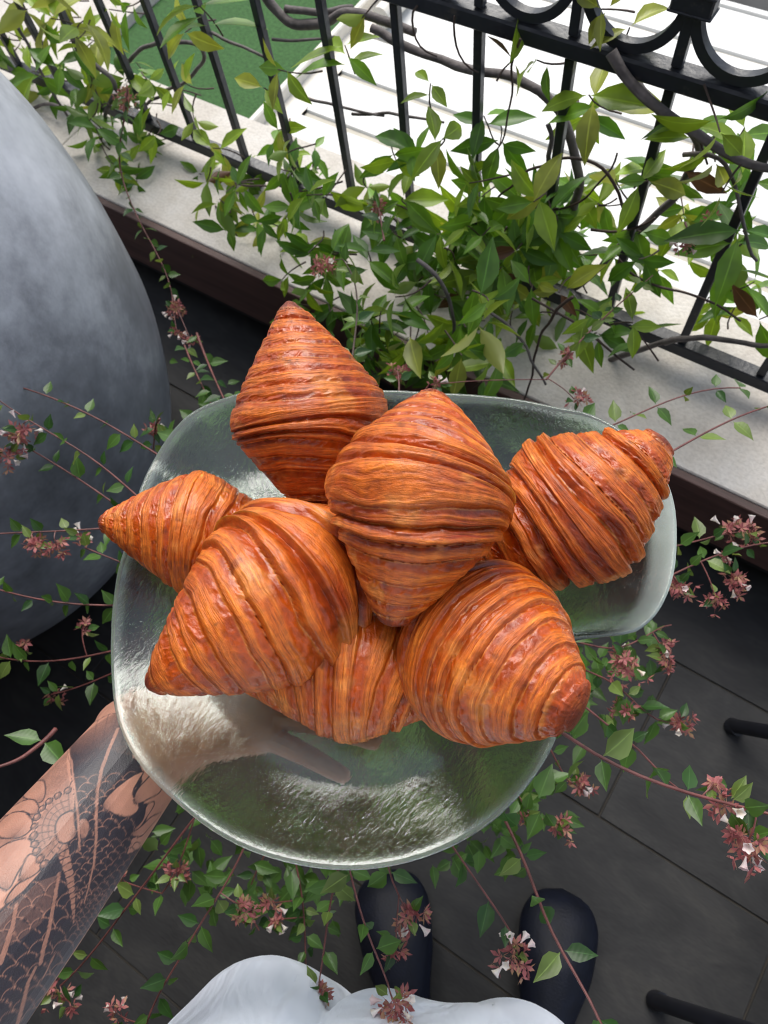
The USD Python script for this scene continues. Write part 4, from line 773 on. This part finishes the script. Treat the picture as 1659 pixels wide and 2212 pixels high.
# clothes
sb = [[(shL + LEFT * .02, .078), (chest, .122), (shR - LEFT * .02, .078)], [(chest, .125), (pel + [0, 0, .06], .138)], [(shL, .078), (shL * .62 + el * .38, .074)], [(shR, .074), (shR * .6 + elR * .4, .068)],
      [(pel + [0, 0, .05] + LEFT * .06, .118), (pel + [0, 0, .05] - LEFT * .06, .118), (pel + [0, 0, -.01] + LEFT * .075 + FWD * .01, .118), (pel + [0, 0, -.01] - LEFT * .075 + FWD * .01, .118)],
      [(chest + FWD * .02, .11), (pel + FWD * .052 + [0, 0, .055], .105)]]
shirt = bones(sb).trim_by_plane((0, 0, 1), .84); inner = bones([[(c, r - .010) for c, r in b] for b in sb]).trim_by_plane((0, 0, -1), -.84) ^ bones([[(c, r - .010) for c, r in b] for b in sb])
shirt = shirt - bones([[(c, r - .008) for c, r in b] for b in sb[1:2] + sb[4:]]).trim_by_plane((0, 0, -1), -.95)
st = smooth_mesh(shirt, .007, 8); vv_ = np.array(st.vertices); nn_ = st.vertex_normals
phi = np.arctan2((vv_ - pel) @ LEFT, (vv_ - pel) @ FWD); low = np.clip((1.05 - vv_[:, 2]) / .25, 0, 1)
fold = np.sin(phi * 7 + 6 * (vv_[:, 2])) * .5 + np.sin(phi * 13 + 1 + 9 * vv_[:, 2]) * .25 + 1.6 * (meshkit.fbm(vv_ * 9, 3, 4) - .5)
vv_ = vv_ + nn_ * (.007 * fold * (.3 + low))[:, None]
obj('shirt', (vv_, np.array(st.faces)), M['cloth'], person, smooth=True)
(hR, kR, aR), (hL, kL, aL) = LEGS
tb = [[(hR, .115), (kR, .100)], [(kR, .100), (aR + [0, 0, -.02], .082)], [(hL, .115), (kL, .074)], [(kL, .074), (aL + [0, 0, -.02], .080)], [(kR + [0, 0, .02], .094), ((kR + kL) / 2 + [.01, .0, .03], .088), (pel, .11)], [(hR, .115), (hL, .115)]]
tr = bones(tb).trim_by_plane((0, 0, 1), .075); tm = smooth_mesh(tr, .007, 40); vv_ = np.array(tm.vertices); nn_ = tm.vertex_normals
fold = np.sin(vv_ @ np.array([38, 22, 15.0]) + 5 * meshkit.fbm(vv_ * 6, 2, 8)) * .5 + 2.0 * (meshkit.fbm(vv_ * [13, 13, 7], 3, 4) - .5)
vv_ = vv_ + nn_ * (.0045 * fold + .0028 * np.sin(vv_ @ np.array([55, -25, 18.0]) + 5 * meshkit.fbm(vv_ * 4, 2, 9)))[:, None]
obj('trousers', (vv_, np.array(tm.faces)), M['cloth'], person, smooth=True)
hc = chest + [0, 0, .31] + FWD * .005
obj('hair', (lambda t_: (np.array(t_.vertices), np.array(t_.faces)))(smooth_mesh(bones([[(hc + [0, 0, .02] - FWD * .015, .098), (hc - [0, 0, .05] - FWD * .05, .065)]]), .012, 5)), M['hair'], person, smooth=True)
obj('eye', cat([trimesh.creation.icosphere(2, .012).apply_translation(chest + [0, 0, .275] + FWD * .112 + LEFT * q_) for q_ in (-.03, .03)]), M['white'], person, smooth=True)
def clog(px, py, heel):
    toe = atz(px, py, .05); d = unit(np.r_[toe[:2] - heel[:2], 0]); s_ = np.cross([0, 0, 1], d); L_ = .27
    st_ = np.linspace(0, 1, 40); a_ = np.linspace(0, 2 * np.pi, 40, endpoint=False)
    wd = PchipInterpolator([0, .03, .12, .35, .6, .8, .92, .98, 1], [0, .018, .032, .038, .055, .059, .048, .025, 0])(st_)
    ht = PchipInterpolator([0, .03, .15, .4, .6, .8, .93, 1], [.015, .035, .05, .085, .088, .068, .048, .018])(st_)
    V = np.array([[toe + d * (q - 1) * L_ + s_ * wd[k] * np.sign(np.cos(x_)) * abs(np.cos(x_)) ** .75 * (1 - .18 * max(math.sin(x_), 0) ** 2) + np.array([0, 0, max(.006, .5 * ht[k] + .5 * ht[k] * math.sin(x_)) - toe[2]]) for x_ in a_] for k, q in enumerate(st_)])
    V = V.reshape(-1, 3); n = 40; F = []
    for k in range(n - 1):
        for j in range(40):
            A, B, C, D = k * 40 + j, k * 40 + (j + 1) % 40, (k + 1) * 40 + (j + 1) % 40, (k + 1) * 40 + j; F += [[A, B, C], [A, C, D]]
    t_ = trimesh.Trimesh(V, F, process=False)
    return (V, np.array(F) if t_.volume > 0 else np.array(F)[:, ::-1])
for (px, py) in ((1222, 1922), (832, 1878)):
    toe = atz(px, py, .05); obj('shoe', clog(px, py, toe - (FWD + (-.20 if px > 1000 else .22) * LEFT)), M['shoe'], person, smooth=True)

# ---------------------------------------------------------------- chair at the right edge
f1, f2 = atz(1580, 1570, .0), atz(1414, 2160, .0)
ch = thing('metal_chair', 'black metal chair with splayed round legs, at the right edge of the floor', 'chair')
e_ = unit(f2 - f1); o_ = np.array([-e_[1], e_[0], 0]) ; o_ = o_ if o_[0] > 0 else -o_
for f, tp in ((f1, f1 + e_ * .06 + o_ * .12 + [0, 0, .44]), (f2, f2 - e_ * .06 + o_ * .12 + [0, 0, .44]), (f1 + o_ * .52, f1 + e_ * .06 + o_ * .42 + [0, 0, .44]), (f2 + o_ * .52, f2 - e_ * .06 + o_ * .42 + [0, 0, .44])):
    lg = obj('leg', tube(spline([f + [0, 0, .012], tp], 6), .0115, 14), M['chair_metal'], ch, smooth=40)
    ft = tube([f + [0, 0, .0], f + [0, 0, .006], f + unit(tp - f) * .022], [.013, .0145, .0135], 14); obj('foot_cap', ft, M['chair_metal'], ch, smooth=40)
ctr = (f1 + f2) / 2 + o_ * .27
sq = bones([[(ctr + e_ * a_ * .19 + o_ * b_ * .19 + [0, 0, .45], .014) for a_ in (-1, 1) for b_ in (-1, 1)]])
obj('seat', smooth_mesh(sq, .03, 3), M['chair_metal'], ch, smooth=True)
bk = bones([[(ctr + e_ * a_ * .18 + o_ * (.20 + .06 * b_) + [0, 0, .62 + .22 * b_], .011) for a_ in (-1, 1) for b_ in (0, 1)]])
obj('backrest', smooth_mesh(bk, .03, 3), M['chair_metal'], ch, smooth=True)
for a_ in (-1, 1): obj('back_post', tube([ctr + e_ * a_ * .17 + o_ * .17 + [0, 0, .45], ctr + e_ * a_ * .17 + o_ * .205 + [0, 0, .66]], .010, 10), M['chair_metal'], ch, smooth=40)
